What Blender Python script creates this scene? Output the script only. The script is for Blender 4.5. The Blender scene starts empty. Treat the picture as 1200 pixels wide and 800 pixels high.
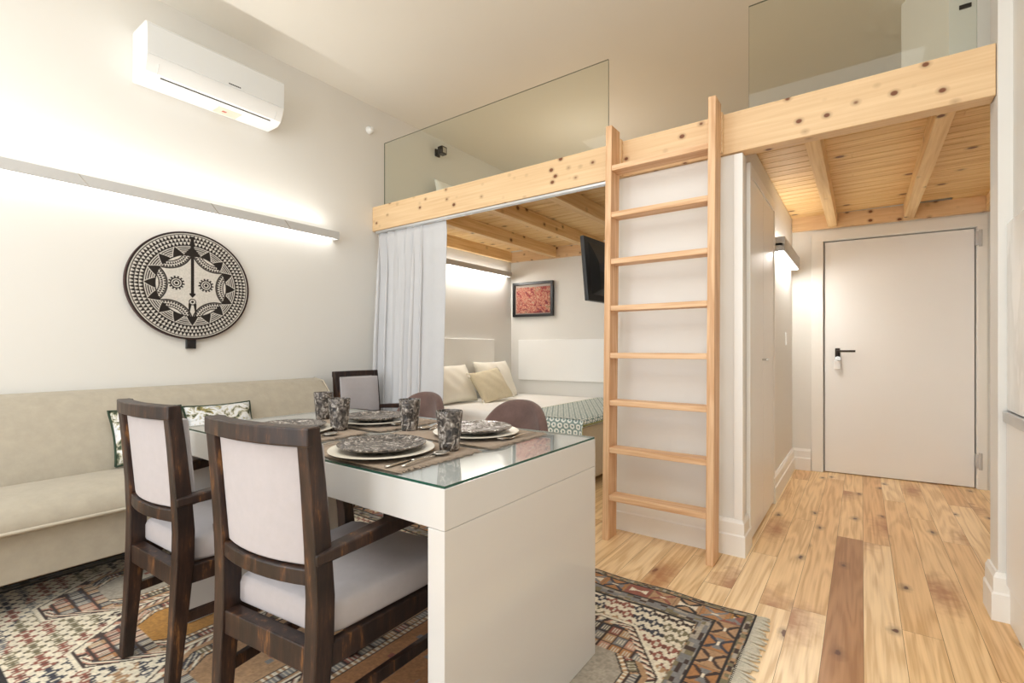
import bpy, bmesh, math, random
import numpy as np
from mathutils import Vector, Matrix
random.seed(7)
R = math.radians
PI = math.pi
scene = bpy.context.scene
COL = scene.collection

# ------------------------------------------------------------------ materials
def lin(c):
    return tuple(((v / 255) / 12.92 if v / 255 <= .04045 else ((v / 255 + .055) / 1.055) ** 2.4) for v in c)

def newmat(name):
    m = bpy.data.materials.new(name); m.use_nodes = True
    nt = m.node_tree
    return m, nt, nt.nodes['Principled BSDF']

def N(nt, t, **kw):
    n = nt.nodes.new(t)
    for k, v in kw.items():
        if k in n.inputs.keys(): n.inputs[k].default_value = v
        else: setattr(n, k, v)
    return n

def L(nt, a, ao, b, bi):
    nt.links.new(a.outputs[ao], b.inputs[bi])

def coords(nt, scale=(1, 1, 1), out='Object', loc=(0, 0, 0)):
    t = N(nt, 'ShaderNodeTexCoord'); m = N(nt, 'ShaderNodeMapping')
    m.inputs['Scale'].default_value = scale; m.inputs['Location'].default_value = loc
    L(nt, t, out, m, 'Vector'); return m

def ramp(nt, stops):
    r = N(nt, 'ShaderNodeValToRGB'); e = r.color_ramp.elements
    while len(e) < len(stops): e.new(.5)
    for i, (p, c) in enumerate(stops):
        e[i].position = p; e[i].color = (*c, 1) if len(c) == 3 else c
    return r

def mixc(nt, mode='MIX', fac=None):
    m = N(nt, 'ShaderNodeMix'); m.data_type = 'RGBA'; m.blend_type = mode
    if fac is not None: m.inputs[0].default_value = fac
    return m   # A=6 B=7 out=2

def bump(nt, b, src, out, strength=.2, dist=.002):
    n = N(nt, 'ShaderNodeBump', Strength=strength, Distance=dist)
    L(nt, src, out, n, 'Height'); L(nt, n, 'Normal', b, 'Normal')

def plain(name, rgb, rough=.5, metal=0, spec=.5, var=.03, vscale=6, bstr=0, bscale=200, sheen=0):
    m, nt, b = newmat(name)
    c = lin(rgb)
    b.inputs['Roughness'].default_value = rough; b.inputs['Metallic'].default_value = metal
    b.inputs['Specular IOR Level'].default_value = spec
    mp = coords(nt)
    n = N(nt, 'ShaderNodeTexNoise', Scale=vscale, Detail=3)
    L(nt, mp, 'Vector', n, 'Vector')
    r = ramp(nt, [(.3, tuple(max(0, v * (1 - var)) for v in c)), (.7, tuple(min(1, v * (1 + var)) for v in c))])
    L(nt, n, 'Fac', r, 'Fac'); L(nt, r, 'Color', b, 'Base Color')
    if bstr:
        n2 = N(nt, 'ShaderNodeTexNoise', Scale=bscale, Detail=2)
        L(nt, mp, 'Vector', n2, 'Vector'); bump(nt, b, n2, 'Fac', bstr, .001)
    if sheen:
        b.inputs['Sheen Weight'].default_value = sheen
    return m

def fabric(name, rgb, var=.06, rough=.9, weave=900, bstr=.25, vscale=25, sheen=.1):
    m, nt, b = newmat(name)
    c = lin(rgb); b.inputs['Roughness'].default_value = rough
    b.inputs['Specular IOR Level'].default_value = .2
    b.inputs['Sheen Weight'].default_value = sheen
    mp = coords(nt)
    n = N(nt, 'ShaderNodeTexNoise', Scale=vscale, Detail=6, Roughness=.65)
    L(nt, mp, 'Vector', n, 'Vector')
    r = ramp(nt, [(.3, tuple(v * (1 - var) for v in c)), (.7, tuple(min(1, v * (1 + var)) for v in c))])
    L(nt, n, 'Fac', r, 'Fac'); L(nt, r, 'Color', b, 'Base Color')
    n2 = N(nt, 'ShaderNodeTexNoise', Scale=weave, Detail=1)
    L(nt, mp, 'Vector', n2, 'Vector'); bump(nt, b, n2, 'Fac', bstr, .001)
    return m

def wood(name, axis, lo, hi, knot=(70, 38, 20), rough=.5, kscale=6.0, krad=.14, kgate=.45, gs=9.0, fine=70.0, contrast=1.0):
    m, nt, b = newmat(name)
    b.inputs['Roughness'].default_value = rough
    b.inputs['Specular IOR Level'].default_value = .35
    def sc(al, ac):
        v = [ac, ac, ac]; v['XYZ'.index(axis)] = al; return tuple(v)
    m1 = coords(nt, sc(gs * .07, gs)); n1 = N(nt, 'ShaderNodeTexNoise', Scale=1, Detail=3, Distortion=.5)
    L(nt, m1, 'Vector', n1, 'Vector')
    m2 = coords(nt, sc(fine * .03, fine)); n2 = N(nt, 'ShaderNodeTexNoise', Scale=1, Detail=3)
    L(nt, m2, 'Vector', n2, 'Vector')
    # growth rings
    mu = N(nt, 'ShaderNodeMath', operation='MULTIPLY'); mu.inputs[1].default_value = 26
    L(nt, n1, 'Fac', mu, 0)
    sn = N(nt, 'ShaderNodeMath', operation='SINE'); L(nt, mu, 0, sn, 0)
    a1 = N(nt, 'ShaderNodeMath', operation='MULTIPLY_ADD'); a1.inputs[1].default_value = .16 * contrast
    L(nt, sn, 0, a1, 0); L(nt, n2, 'Fac', a1, 2)
    r = ramp(nt, [(.25, lin(lo)), (.72, lin(hi))])
    L(nt, a1, 0, r, 'Fac')
    last, lo_ = r, 'Color'
    if krad > 0:
        km = coords(nt, sc(kscale * .8, kscale)); v = N(nt, 'ShaderNodeTexVoronoi', Scale=1)
        wn = N(nt, 'ShaderNodeTexNoise', Scale=3, Detail=2)
        L(nt, km, 'Vector', v, 'Vector')
        kr = ramp(nt, [(krad * .7, (1, 1, 1)), (krad, (.3, .3, .3)), (krad * 1.7, (0, 0, 0))])
        L(nt, v, 'Distance', kr, 'Fac')
        sp = N(nt, 'ShaderNodeSeparateColor'); L(nt, v, 'Color', sp, 'Color')
        g = N(nt, 'ShaderNodeMath', operation='GREATER_THAN'); g.inputs[1].default_value = kgate
        L(nt, sp, 'Red', g, 0)
        f = N(nt, 'ShaderNodeMath', operation='MULTIPLY'); L(nt, kr, 'Color', f, 0); L(nt, g, 0, f, 1)
        mx = mixc(nt); L(nt, f, 0, mx, 0); L(nt, r, 'Color', mx, 6)
        mx.inputs[7].default_value = (*lin(knot), 1)
        last, lo_ = mx, 2
    L(nt, last, lo_, b, 'Base Color')
    bump(nt, b, n2, 'Fac', .08, .001)
    return m

def attr_mat(name, rough=.9, attr='col', bstr=.3, bscale=600, spec=.2, sheen=0):
    m, nt, b = newmat(name)
    a = N(nt, 'ShaderNodeAttribute'); a.attribute_name = attr
    L(nt, a, 'Color', b, 'Base Color'); b.inputs['Roughness'].default_value = rough
    b.inputs['Specular IOR Level'].default_value = spec
    b.inputs['Sheen Weight'].default_value = sheen
    mp = coords(nt); n = N(nt, 'ShaderNodeTexNoise', Scale=bscale, Detail=2)
    L(nt, mp, 'Vector', n, 'Vector'); bump(nt, b, n, 'Fac', bstr, .001)
    return m

def emit(name, rgb, strength):
    m, nt, b = newmat(name)
    e = N(nt, 'ShaderNodeEmission', Strength=strength); e.inputs['Color'].default_value = (*rgb, 1)
    L(nt, e, 0, nt.nodes['Material Output'], 'Surface'); return m

def pane(name, tint, gloss=1.0):
    m, nt, b = newmat(name)
    t = N(nt, 'ShaderNodeBsdfTransparent'); t.inputs['Color'].default_value = (*tint, 1)
    g = N(nt, 'ShaderNodeBsdfGlossy'); g.inputs['Roughness'].default_value = .01
    f = N(nt, 'ShaderNodeFresnel', IOR=1.5)
    k = N(nt, 'ShaderNodeMath', operation='MULTIPLY'); k.inputs[1].default_value = gloss
    L(nt, f, 0, k, 0)
    ge = N(nt, 'ShaderNodeNewGeometry'); iv = N(nt, 'ShaderNodeMath', operation='SUBTRACT'); iv.inputs[0].default_value = 1
    L(nt, ge, 'Backfacing', iv, 1)
    k2 = N(nt, 'ShaderNodeMath', operation='MULTIPLY'); L(nt, k, 0, k2, 0); L(nt, iv, 0, k2, 1); k = k2
    x = N(nt, 'ShaderNodeMixShader'); L(nt, k, 0, x, 0); L(nt, t, 0, x, 1); L(nt, g, 0, x, 2)
    L(nt, x, 0, nt.nodes['Material Output'], 'Surface'); return m

M = {}
M['wall'] = plain('wall_paint', (226, 224, 219), .65, var=.008, vscale=2, bstr=.03, bscale=300)
M['ceil'] = plain('ceiling_paint', (234, 231, 223), .8, var=.008, vscale=2)
M['trim'] = plain('trim_paint', (238, 236, 231), .4, var=.006, vscale=3)
M['doorp'] = plain('door_paint', (240, 239, 237), .35, var=.006, vscale=3)
M['panel'] = plain('white_panel', (246, 246, 244), .3, var=.004, vscale=2)
M['lacq'] = plain('white_lacquer', (206, 205, 203), .12, var=.004, vscale=2)
M['white_pl'] = plain('white_plastic', (236, 237, 236), .3, var=.004)
M['grey_pl'] = plain('panel_plastic', (222, 224, 224), .22, var=.004)
M['black'] = plain('black_plastic', (22, 22, 24), .35, var=.1)
M['dark'] = plain('dark_slot', (40, 38, 36), .6)
M['iron'] = plain('dark_bronze', (50, 42, 36), .4, .6)
M['chrome'] = plain('chrome', (200, 200, 198), .2, 1)
M['alu'] = plain('aluminium', (214, 216, 218), .35, .7)
M['steel'] = plain('brushed_steel', (206, 200, 190), .25, .9)
M['housing'] = plain('lamp_housing', (192, 191, 189), .5, var=.01)
M['sofa'] = fabric('sofa_linen', (172, 163, 147), .07, vscale=18)
M['sofa_pipe'] = fabric('sofa_piping', (186, 177, 160), .05)
M['chairfab'] = fabric('chair_linen', (180, 175, 177), .03, vscale=40)
M['curtain'] = fabric('curtain_cloth', (206, 206, 208), .02, vscale=8, bstr=.1)
M['sheet'] = fabric('white_bedding', (246, 244, 240), .02, vscale=6, bstr=.1)
M['pillow'] = fabric('cream_pillow', (244, 239, 226), .03, vscale=8, bstr=.1)
M['sand'] = fabric('sand_pillow', (218, 206, 178), .05, vscale=30)
M['bedbase'] = fabric('bed_base_cloth', (212, 197, 172), .05, vscale=30)
M['velvet'] = fabric('brown_velvet', (100, 78, 72), .3, rough=.75, vscale=9, sheen=.25)
M['mat'] = fabric('placemat_weave', (150, 132, 114), .12, weave=400, bstr=.8, vscale=120)
M['fringe'] = fabric('cotton_fringe', (196, 188, 170), .12, vscale=90)
M['porcelain'] = plain('stoneware', (222, 214, 198), .25, var=.02)
M['pine_x'] = wood('pine_beam_x', 'X', (220, 185, 141), (234, 203, 161), knot=(120, 74, 46), kscale=13.5, krad=.18, kgate=.05, contrast=.5)
M['pine_dx'] = wood('pine_board_x', 'X', (214, 172, 112), (240, 208, 152), knot=(120, 80, 48), kscale=7, krad=.15, kgate=.4, gs=12, contrast=.7)
M['pine_y'] = wood('pine_joist_y', 'Y', (216, 176, 120), (240, 208, 156), knot=(110, 70, 42), kscale=8, krad=.14, kgate=.4, contrast=.6)
M['oak_z'] = wood('ladder_rail', 'Z', (202, 156, 114), (228, 190, 150), krad=0, gs=14, fine=110)
M['oak_x'] = wood('ladder_rung', 'X', (204, 158, 116), (230, 192, 152), krad=0, gs=14, fine=110)
M['darkleg'] = wood('dark_walnut', 'Z', (45, 28, 20), (78, 50, 36), krad=0)
M['glass'] = pane('balustrade_glass', (.945, .96, .93), .9)
M['tglass'] = pane('table_glass', (.972, .985, .98), 1.5)
M['winglass'] = pane('window_glass', (.97, .98, .98), .8)
M['gedge'] = plain('glass_edge', (38, 78, 66), .15)
M['gedge2'] = plain('balustrade_edge', (96, 110, 100), .2)

def worn(name):
    m, nt, b = newmat(name); b.inputs['Roughness'].default_value = .42
    b.inputs['Specular IOR Level'].default_value = .45
    mp = coords(nt, (40, 40, 6)); n = N(nt, 'ShaderNodeTexNoise', Scale=1, Detail=5, Roughness=.7)
    L(nt, mp, 'Vector', n, 'Vector')
    r = ramp(nt, [(.3, lin((26, 18, 16))), (.50, lin((50, 35, 29))), (.60, lin((68, 47, 36))), (.67, lin((118, 82, 48))), (.76, lin((164, 120, 72)))])
    L(nt, n, 'Fac', r, 'Fac')
    mp2 = coords(nt, (9, 9, 9)); n2 = N(nt, 'ShaderNodeTexNoise', Scale=1, Detail=3)
    L(nt, mp2, 'Vector', n2, 'Vector')
    r2 = ramp(nt, [(.35, (.55, .5, .5)), (.65, (1.1, 1.05, 1))]); L(nt, n2, 'Fac', r2, 'Fac')
    mx = mixc(nt, 'MULTIPLY', 1); L(nt, r, 'Color', mx, 6); L(nt, r2, 'Color', mx, 7)
    L(nt, mx, 2, b, 'Base Color'); bump(nt, b, n, 'Fac', .2, .002)
    return m
M['worn'] = worn('worn_chair_wood')

def darkglass(name):
    m, nt, b = newmat(name); b.inputs['Roughness'].default_value = .12
    mp = coords(nt, (62, 62, 52)); n = N(nt, 'ShaderNodeTexNoise', Scale=1, Detail=4, Distortion=1.2)
    L(nt, mp, 'Vector', n, 'Vector')
    r = ramp(nt, [(.34, lin((40, 37, 36))), (.48, lin((84, 77, 72))), (.58, lin((132, 123, 115))), (.70, lin((196, 190, 184)))])
    L(nt, n, 'Fac', r, 'Fac'); L(nt, r, 'Color', b, 'Base Color')
    bump(nt, b, n, 'Fac', .9, .006); return m
M['dglass'] = darkglass('embossed_smoked_glass')


def blotch(name, stops, scale, rough=.8, dist=1.0, sc=(1, 1, 1)):
    m, nt, b = newmat(name); b.inputs['Roughness'].default_value = rough
    mp = coords(nt, sc); n = N(nt, 'ShaderNodeTexNoise', Scale=scale, Detail=5, Distortion=dist, Roughness=.6)
    L(nt, mp, 'Vector', n, 'Vector')
    r = ramp(nt, [(p, lin(c)) for p, c in stops]); L(nt, n, 'Fac', r, 'Fac'); L(nt, r, 'Color', b, 'Base Color')
    return m
M['green'] = blotch('painted_garden_print', [(.34, (30, 38, 32)), (.45, (58, 68, 46)), (.48, (166, 162, 138)), (.52, (222, 221, 220)), (.56, (206, 210, 214)), (.60, (150, 138, 80)), (.66, (70, 70, 44)), (.78, (40, 48, 40))], 8.5, dist=.8)
M['art'] = blotch('abstract_canvas', [(.28, (48, 42, 70)), (.38, (110, 40, 44)), (.45, (158, 66, 60)), (.49, (200, 160, 130)), (.52, (126, 48, 48)), (.57, (176, 92, 74)), (.60, (214, 192, 160)), (.64, (84, 58, 60)), (.70, (168, 116, 64)), (.78, (54, 66, 50))], 17, dist=1.3)
M['marble'] = blotch('veined_marble', [(.35, (238, 237, 234)), (.5, (226, 225, 222)), (.56, (240, 239, 237))], 2.2, rough=.15, dist=.3, sc=(1, 2.5, .8))
M['greenpipe'] = fabric('green_piping', (52, 66, 52), .1)

# floor boards
def floor_mat():
    m, nt, b = newmat('pine_floorboards')
    b.inputs['Roughness'].default_value = .33; b.inputs['Specular IOR Level'].default_value = .4
    at = N(nt, 'ShaderNodeAttribute'); at.attribute_name = 'tone'
    sd = N(nt, 'ShaderNodeAttribute'); sd.attribute_name = 'seed'
    tc = N(nt, 'ShaderNodeTexCoord')
    cv = N(nt, 'ShaderNodeCombineXYZ'); mu = N(nt, 'ShaderNodeMath', operation='MULTIPLY'); mu.inputs[1].default_value = 37.0
    L(nt, sd, 'Fac', mu, 0); L(nt, mu, 0, cv, 'Z'); L(nt, mu, 0, cv, 'Y')
    ad = N(nt, 'ShaderNodeVectorMath', operation='ADD'); L(nt, tc, 'Object', ad, 0); L(nt, cv, 0, ad, 1)
    m1 = N(nt, 'ShaderNodeMapping'); m1.inputs['Scale'].default_value = (9, .75, 1); L(nt, ad, 0, m1, 'Vector')
    n1 = N(nt, 'ShaderNodeTexNoise', Scale=1, Detail=2, Distortion=.3); L(nt, m1, 'Vector', n1, 'Vector')
    k = N(nt, 'ShaderNodeMath', operation='MULTIPLY'); k.inputs[1].default_value = 48; L(nt, n1, 'Fac', k, 0)
    s = N(nt, 'ShaderNodeMath', operation='SINE'); L(nt, k, 0, s, 0)
    m2 = N(nt, 'ShaderNodeMapping'); m2.inputs['Scale'].default_value = (120, 3, 1); L(nt, ad, 0, m2, 'Vector')
    n2 = N(nt, 'ShaderNodeTexNoise', Scale=1, Detail=3); L(nt, m2, 'Vector', n2, 'Vector')
    a = N(nt, 'ShaderNodeMath', operation='MULTIPLY_ADD'); a.inputs[1].default_value = .20; L(nt, s, 0, a, 0); L(nt, n2, 'Fac', a, 2)
    r = ramp(nt, [(.24, (.80, .71, .60)), (.48, (.95, .925, .89)), (.75, (1.06, 1.06, 1.06))]); L(nt, a, 0, r, 'Fac')
    mx = mixc(nt, 'MULTIPLY', 1); L(nt, at, 'Color', mx, 6); L(nt, r, 'Color', mx, 7)
    # knots
    m3 = N(nt, 'ShaderNodeMapping'); m3.inputs['Scale'].default_value = (5.5, 2.6, 1); L(nt, ad, 0, m3, 'Vector')
    wn = N(nt, 'ShaderNodeTexNoise', Scale=22, Detail=3); L(nt, tc, 'Object', wn, 'Vector')
    w2 = N(nt, 'ShaderNodeVectorMath', operation='SCALE'); w2.inputs['Scale'].default_value = .16; L(nt, wn, 'Color', w2, 0)
    w3 = N(nt, 'ShaderNodeVectorMath', operation='ADD'); L(nt, m3, 'Vector', w3, 0); L(nt, w2, 0, w3, 1)
    v = N(nt, 'ShaderNodeTexVoronoi', Scale=1); v.voronoi_dimensions = '2D'; L(nt, w3, 0, v, 'Vector')
    kr = ramp(nt, [(.035, (1, 1, 1)), (.06, (.45, .45, .45)), (.17, (0, 0, 0))]); L(nt, v, 'Distance', kr, 'Fac')
    sp = N(nt, 'ShaderNodeSeparateColor'); L(nt, v, 'Color', sp, 'Color')
    g = N(nt, 'ShaderNodeMath', operation='GREATER_THAN'); g.inputs[1].default_value = .62; L(nt, sp, 'Red', g, 0)
    f = N(nt, 'ShaderNodeMath', operation='MULTIPLY'); L(nt, kr, 'Color', f, 0); L(nt, g, 0, f, 1)
    m4 = mixc(nt); L(nt, f, 0, m4, 0); L(nt, mx, 2, m4, 6); m4.inputs[7].default_value = (*lin((92, 52, 30)), 1)
    m5 = N(nt, 'ShaderNodeMapping'); m5.inputs['Scale'].default_value = (3.1, 1.35, 1); m5.inputs['Location'].default_value = (.37, .61, 0); L(nt, ad, 0, m5, 'Vector')
    w4 = N(nt, 'ShaderNodeVectorMath', operation='SCALE'); w4.inputs['Scale'].default_value = .34; L(nt, wn, 'Color', w4, 0)
    w5 = N(nt, 'ShaderNodeVectorMath', operation='ADD'); L(nt, m5, 'Vector', w5, 0); L(nt, w4, 0, w5, 1)
    v2 = N(nt, 'ShaderNodeTexVoronoi', Scale=1); v2.voronoi_dimensions = '2D'; L(nt, w5, 0, v2, 'Vector')
    kr2 = ramp(nt, [(.05, (.75, .75, .75)), (.16, (.42, .42, .42)), (.34, (0, 0, 0))]); L(nt, v2, 'Distance', kr2, 'Fac')
    sp2 = N(nt, 'ShaderNodeSeparateColor'); L(nt, v2, 'Color', sp2, 'Color')
    g2 = N(nt, 'ShaderNodeMath', operation='GREATER_THAN'); g2.inputs[1].default_value = .62; L(nt, sp2, 'Green', g2, 0)
    f2 = N(nt, 'ShaderNodeMath', operation='MULTIPLY'); L(nt, kr2, 'Color', f2, 0); L(nt, g2, 0, f2, 1)
    m6 = mixc(nt); L(nt, f2, 0, m6, 0); L(nt, m4, 2, m6, 6); m6.inputs[7].default_value = (*lin((158, 96, 56)), 1)
    L(nt, m6, 2, b, 'Base Color'); bump(nt, b, n2, 'Fac', .04, .001)
    return m
M['floor'] = floor_mat()

# ------------------------------------------------------------------ mesh tools
class MB:
    def __init__(s): s.bm = bmesh.new(); s.mi = 0
    def _t(s, vs, mat):
        if mat is not None:
            for v in vs: v.co = mat @ v.co
    def box(s, x0, x1, y0, y1, z0, z1, bev=0, seg=2, mat=None):
        b = s.bm
        r = bmesh.ops.create_cube(b, size=1)['verts']
        for v in r:
            v.co = Vector(((x0 + x1) / 2 + v.co.x * (x1 - x0), (y0 + y1) / 2 + v.co.y * (y1 - y0), (z0 + z1) / 2 + v.co.z * (z1 - z0)))
        fs = list({f for v in r for f in v.link_faces})
        for f in fs: f.material_index = s.mi
        allv = r
        if bev > 0:
            es = list({e for v in r for e in v.link_edges})
            q = bmesh.ops.bevel(b, geom=es, offset=bev, segments=seg, profile=.5, affect='EDGES')
            allv = list({v for f in q['faces'] for v in f.verts} | {v for v in r if v.is_valid})
            for f in q['faces']: f.material_index = s.mi
        s._t(allv, mat); return s
    def prism(s, pts, a0, a1, axis='Y', mat=None):
        """pts in the plane normal to axis: axis Y -> (x,z), X -> (y,z), Z -> (x,y)"""
        def mk(p, a):
            return {'Y': (p[0], a, p[1]), 'X': (a, p[0], p[1]), 'Z': (p[0], p[1], a)}[axis]
        A = [s.bm.verts.new(mk(p, a0)) for p in pts]; B = [s.bm.verts.new(mk(p, a1)) for p in pts]
        n = len(pts); fs = [s.bm.faces.new(A), s.bm.faces.new(B[::-1])]
        for i in range(n): fs.append(s.bm.faces.new((A[i], B[i], B[(i + 1) % n], A[(i + 1) % n])))
        for f in fs: f.material_index = s.mi
        s._t(A + B, mat); return s
    def sweep(s, secs, closed_ends=True):
        """secs: list of rings (lists of Vector/tuples of equal length)"""
        rs = [[s.bm.verts.new(p) for p in q] for q in secs]
        n = len(rs[0])
        for a, b in zip(rs, rs[1:]):
            for i in range(n):
                f = s.bm.faces.new((a[i], a[(i + 1) % n], b[(i + 1) % n], b[i])); f.material_index = s.mi
        if closed_ends:
            for q in (rs[0][::-1], rs[-1]):
                f = s.bm.faces.new(q); f.material_index = s.mi
        return s
    def bar(s, path, hw, hd, wdir=(1, 0, 0)):
        """rectangular section along a path; hw half size on wdir, hd half size on the other normal. hw/hd may be lists"""
        P = [Vector(p) for p in path]; W = Vector(wdir).normalized(); secs = []
        for i, p in enumerate(P):
            t = (P[min(i + 1, len(P) - 1)] - P[max(i - 1, 0)]).normalized()
            w = (W - t * W.dot(t)).normalized(); d = t.cross(w)
            a = hw[i] if isinstance(hw, (list, tuple)) else hw; c = hd[i] if isinstance(hd, (list, tuple)) else hd
            secs.append([p - w * a - d * c, p + w * a - d * c, p + w * a + d * c, p - w * a + d * c])
        return s.sweep(secs)
    def tube(s, path, r, n=10):
        P = [Vector(p) for p in path]; secs = []
        up = Vector((0, 0, 1)); prev = None
        for i, p in enumerate(P):
            t = (P[min(i + 1, len(P) - 1)] - P[max(i - 1, 0)]).normalized()
            w = t.cross(up)
            if w.length < 1e-3: w = t.cross(Vector((1, 0, 0)))
            w.normalize()
            if prev is not None:
                w2 = (prev - t * prev.dot(t))
                if w2.length > 1e-4: w = w2.normalized()
            prev = w; d = t.cross(w); rr = r[i] if isinstance(r, (list, tuple)) else r
            secs.append([p + w * rr * math.cos(2 * PI * k / n) + d * rr * math.sin(2 * PI * k / n) for k in range(n)])
        return s.sweep(secs)
    def lathe(s, prof, n=40, o=(0, 0, 0)):
        """prof: list of (r,z), revolve about z; closes to axis when r==0"""
        rs = []
        for r, z in prof:
            if r < 1e-6: rs.append([s.bm.verts.new((o[0], o[1], o[2] + z))])
            else: rs.append([s.bm.verts.new((o[0] + r * math.cos(2 * PI * k / n), o[1] + r * math.sin(2 * PI * k / n), o[2] + z)) for k in range(n)])
        for a, b in zip(rs, rs[1:]):
            for i in range(n):
                j = (i + 1) % n
                if len(a) == 1 and len(b) == 1: continue
                if len(a) == 1: f = s.bm.faces.new((a[0], b[j], b[i]))
                elif len(b) == 1: f = s.bm.faces.new((a[i], a[j], b[0]))
                else: f = s.bm.faces.new((a[i], a[j], b[j], b[i]))
                f.material_index = s.mi
        return s
    def grid(s, fn, nu, nv, wrapu=False):
        V = [[s.bm.verts.new(fn(i / (nu - (0 if wrapu else 1)), j / (nv - 1))) for j in range(nv)] for i in range(nu)]
        for i in range(nu if wrapu else nu - 1):
            for j in range(nv - 1):
                f = s.bm.faces.new((V[i][j], V[(i + 1) % nu][j], V[(i + 1) % nu][j + 1], V[i][j + 1])); f.material_index = s.mi
        return s
    def build(s, name, mats, parent=None, smooth=None, loc=None, rot=None, mods=()):
        bm = s.bm
        bmesh.ops.recalc_face_normals(bm, faces=bm.faces)
        me = bpy.data.meshes.new(name); bm.to_mesh(me); bm.free()
        for m in (mats if isinstance(mats, (list, tuple)) else [mats]): me.materials.append(M[m] if isinstance(m, str) else m)
        if smooth:
            for p in me.polygons: p.use_smooth = True
            if smooth is not True:
                me.set_sharp_from_angle(angle=R(smooth))
        o = bpy.data.objects.new(name, me); COL.objects.link(o)
        if parent is not None: o.parent = parent
        if loc is not None: o.location = loc
        if rot is not None: o.rotation_euler = rot
        for t, kw in mods:
            md = o.modifiers.new(t.lower(), t)
            for k, v in kw.items(): setattr(md, k, v)
        return o

BEV = lambda w=.003, s=2: ('BEVEL', dict(width=w, segments=s, limit_method='ANGLE', angle_limit=R(35)))
SUB = lambda n=2: ('SUBSURF', dict(levels=n, render_levels=n))
SOL = lambda t, off=0: ('SOLIDIFY', dict(thickness=t, offset=off))

def tag(o, label=None, cat=None, group=None, kind=None):
    if label: o['label'] = label
    if cat: o['category'] = cat
    if group: o['group'] = group
    if kind: o['kind'] = kind
    return o
def thing(name, label, cat, loc=(0, 0, 0), rz=0, group=None):
    o = bpy.data.objects.new(name, None); COL.objects.link(o); o.empty_display_size = .1
    o.location = loc; o.rotation_euler = (0, 0, rz)
    return tag(o, label, cat, group)
def struct(mb, name, mat, parent=None, **kw):
    o = mb.build(name, mat, parent, **kw)
    if parent is None: o['kind'] = 'structure'
    return o
def dup(o, loc=None, rz=None, label=None):
    c = o.copy(); COL.objects.link(c)
    if loc is not None: c.location = loc
    if rz is not None: c.rotation_euler = (c.rotation_euler.x, c.rotation_euler.y, rz)
    if label: c['label'] = label
    for ch in list(o.children):
        d = ch.copy(); COL.objects.link(d); d.parent = c
        for g in list(ch.children):
            e = g.copy(); COL.objects.link(e); e.parent = d
    return c
def attr_grid(name, X, Y, Z, colr, mat, parent=None, wrap=False):
    """X,Y,Z 2-d arrays of vertex positions, colr (...,3) srgb 0-255"""
    nu, nv = X.shape
    me = bpy.data.meshes.new(name)
    me.vertices.add(nu * nv)
    me.vertices.foreach_set('co', np.stack([X, Y, Z], -1).astype(np.float32).ravel())
    I = np.arange(nu * nv).reshape(nu, nv)
    if wrap: I = np.vstack([I, I[:1]])
    q = np.stack([I[:-1, :-1], I[1:, :-1], I[1:, 1:], I[:-1, 1:]], -1).reshape(-1, 4)
    nf = len(q)
    me.loops.add(nf * 4); me.loops.foreach_set('vertex_index', q.astype(np.int32).ravel())
    me.polygons.add(nf); me.polygons.foreach_set('loop_start', np.arange(nf, dtype=np.int32) * 4)
    me.update(calc_edges=True); me.validate()
    c = np.clip(colr.reshape(-1, 3) / 255., 0, 1)
    c = np.where(c <= .04045, c / 12.92, ((c + .055) / 1.055) ** 2.4)
    a = me.color_attributes.new('col', 'FLOAT_COLOR', 'POINT')
    a.data.foreach_set('color', np.concatenate([c, np.ones((len(c), 1))], 1).astype(np.float32).ravel())
    me.polygons.foreach_set('use_smooth', np.ones(nf, dtype=bool))
    me.materials.append(mat)
    o = bpy.data.objects.new(name, me); COL.objects.link(o)
    if parent is not None: o.parent = parent
    return o
def hsh(*a):
    v = np.zeros_like(np.asarray(a[0], dtype=float))
    for i, x in enumerate(a): v = v + np.asarray(x, dtype=float) * (12.9898, 78.233, 37.719)[i]
    s = np.sin(v) * 43758.5453
    return s - np.floor(s)

# ------------------------------------------------------------------ room
XL, XR, YF, ZC = -3.41, .475, -2.3, 3.14
XC = .80                       # corridor right wall
KB = .078
def yb(x): return 4.715 + KB * (x - XL)      # back wall plane
def rotback(): return math.atan(KB)
YP = 2.70                      # partition front
PX0, PX1 = -1.19, -.50

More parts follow.
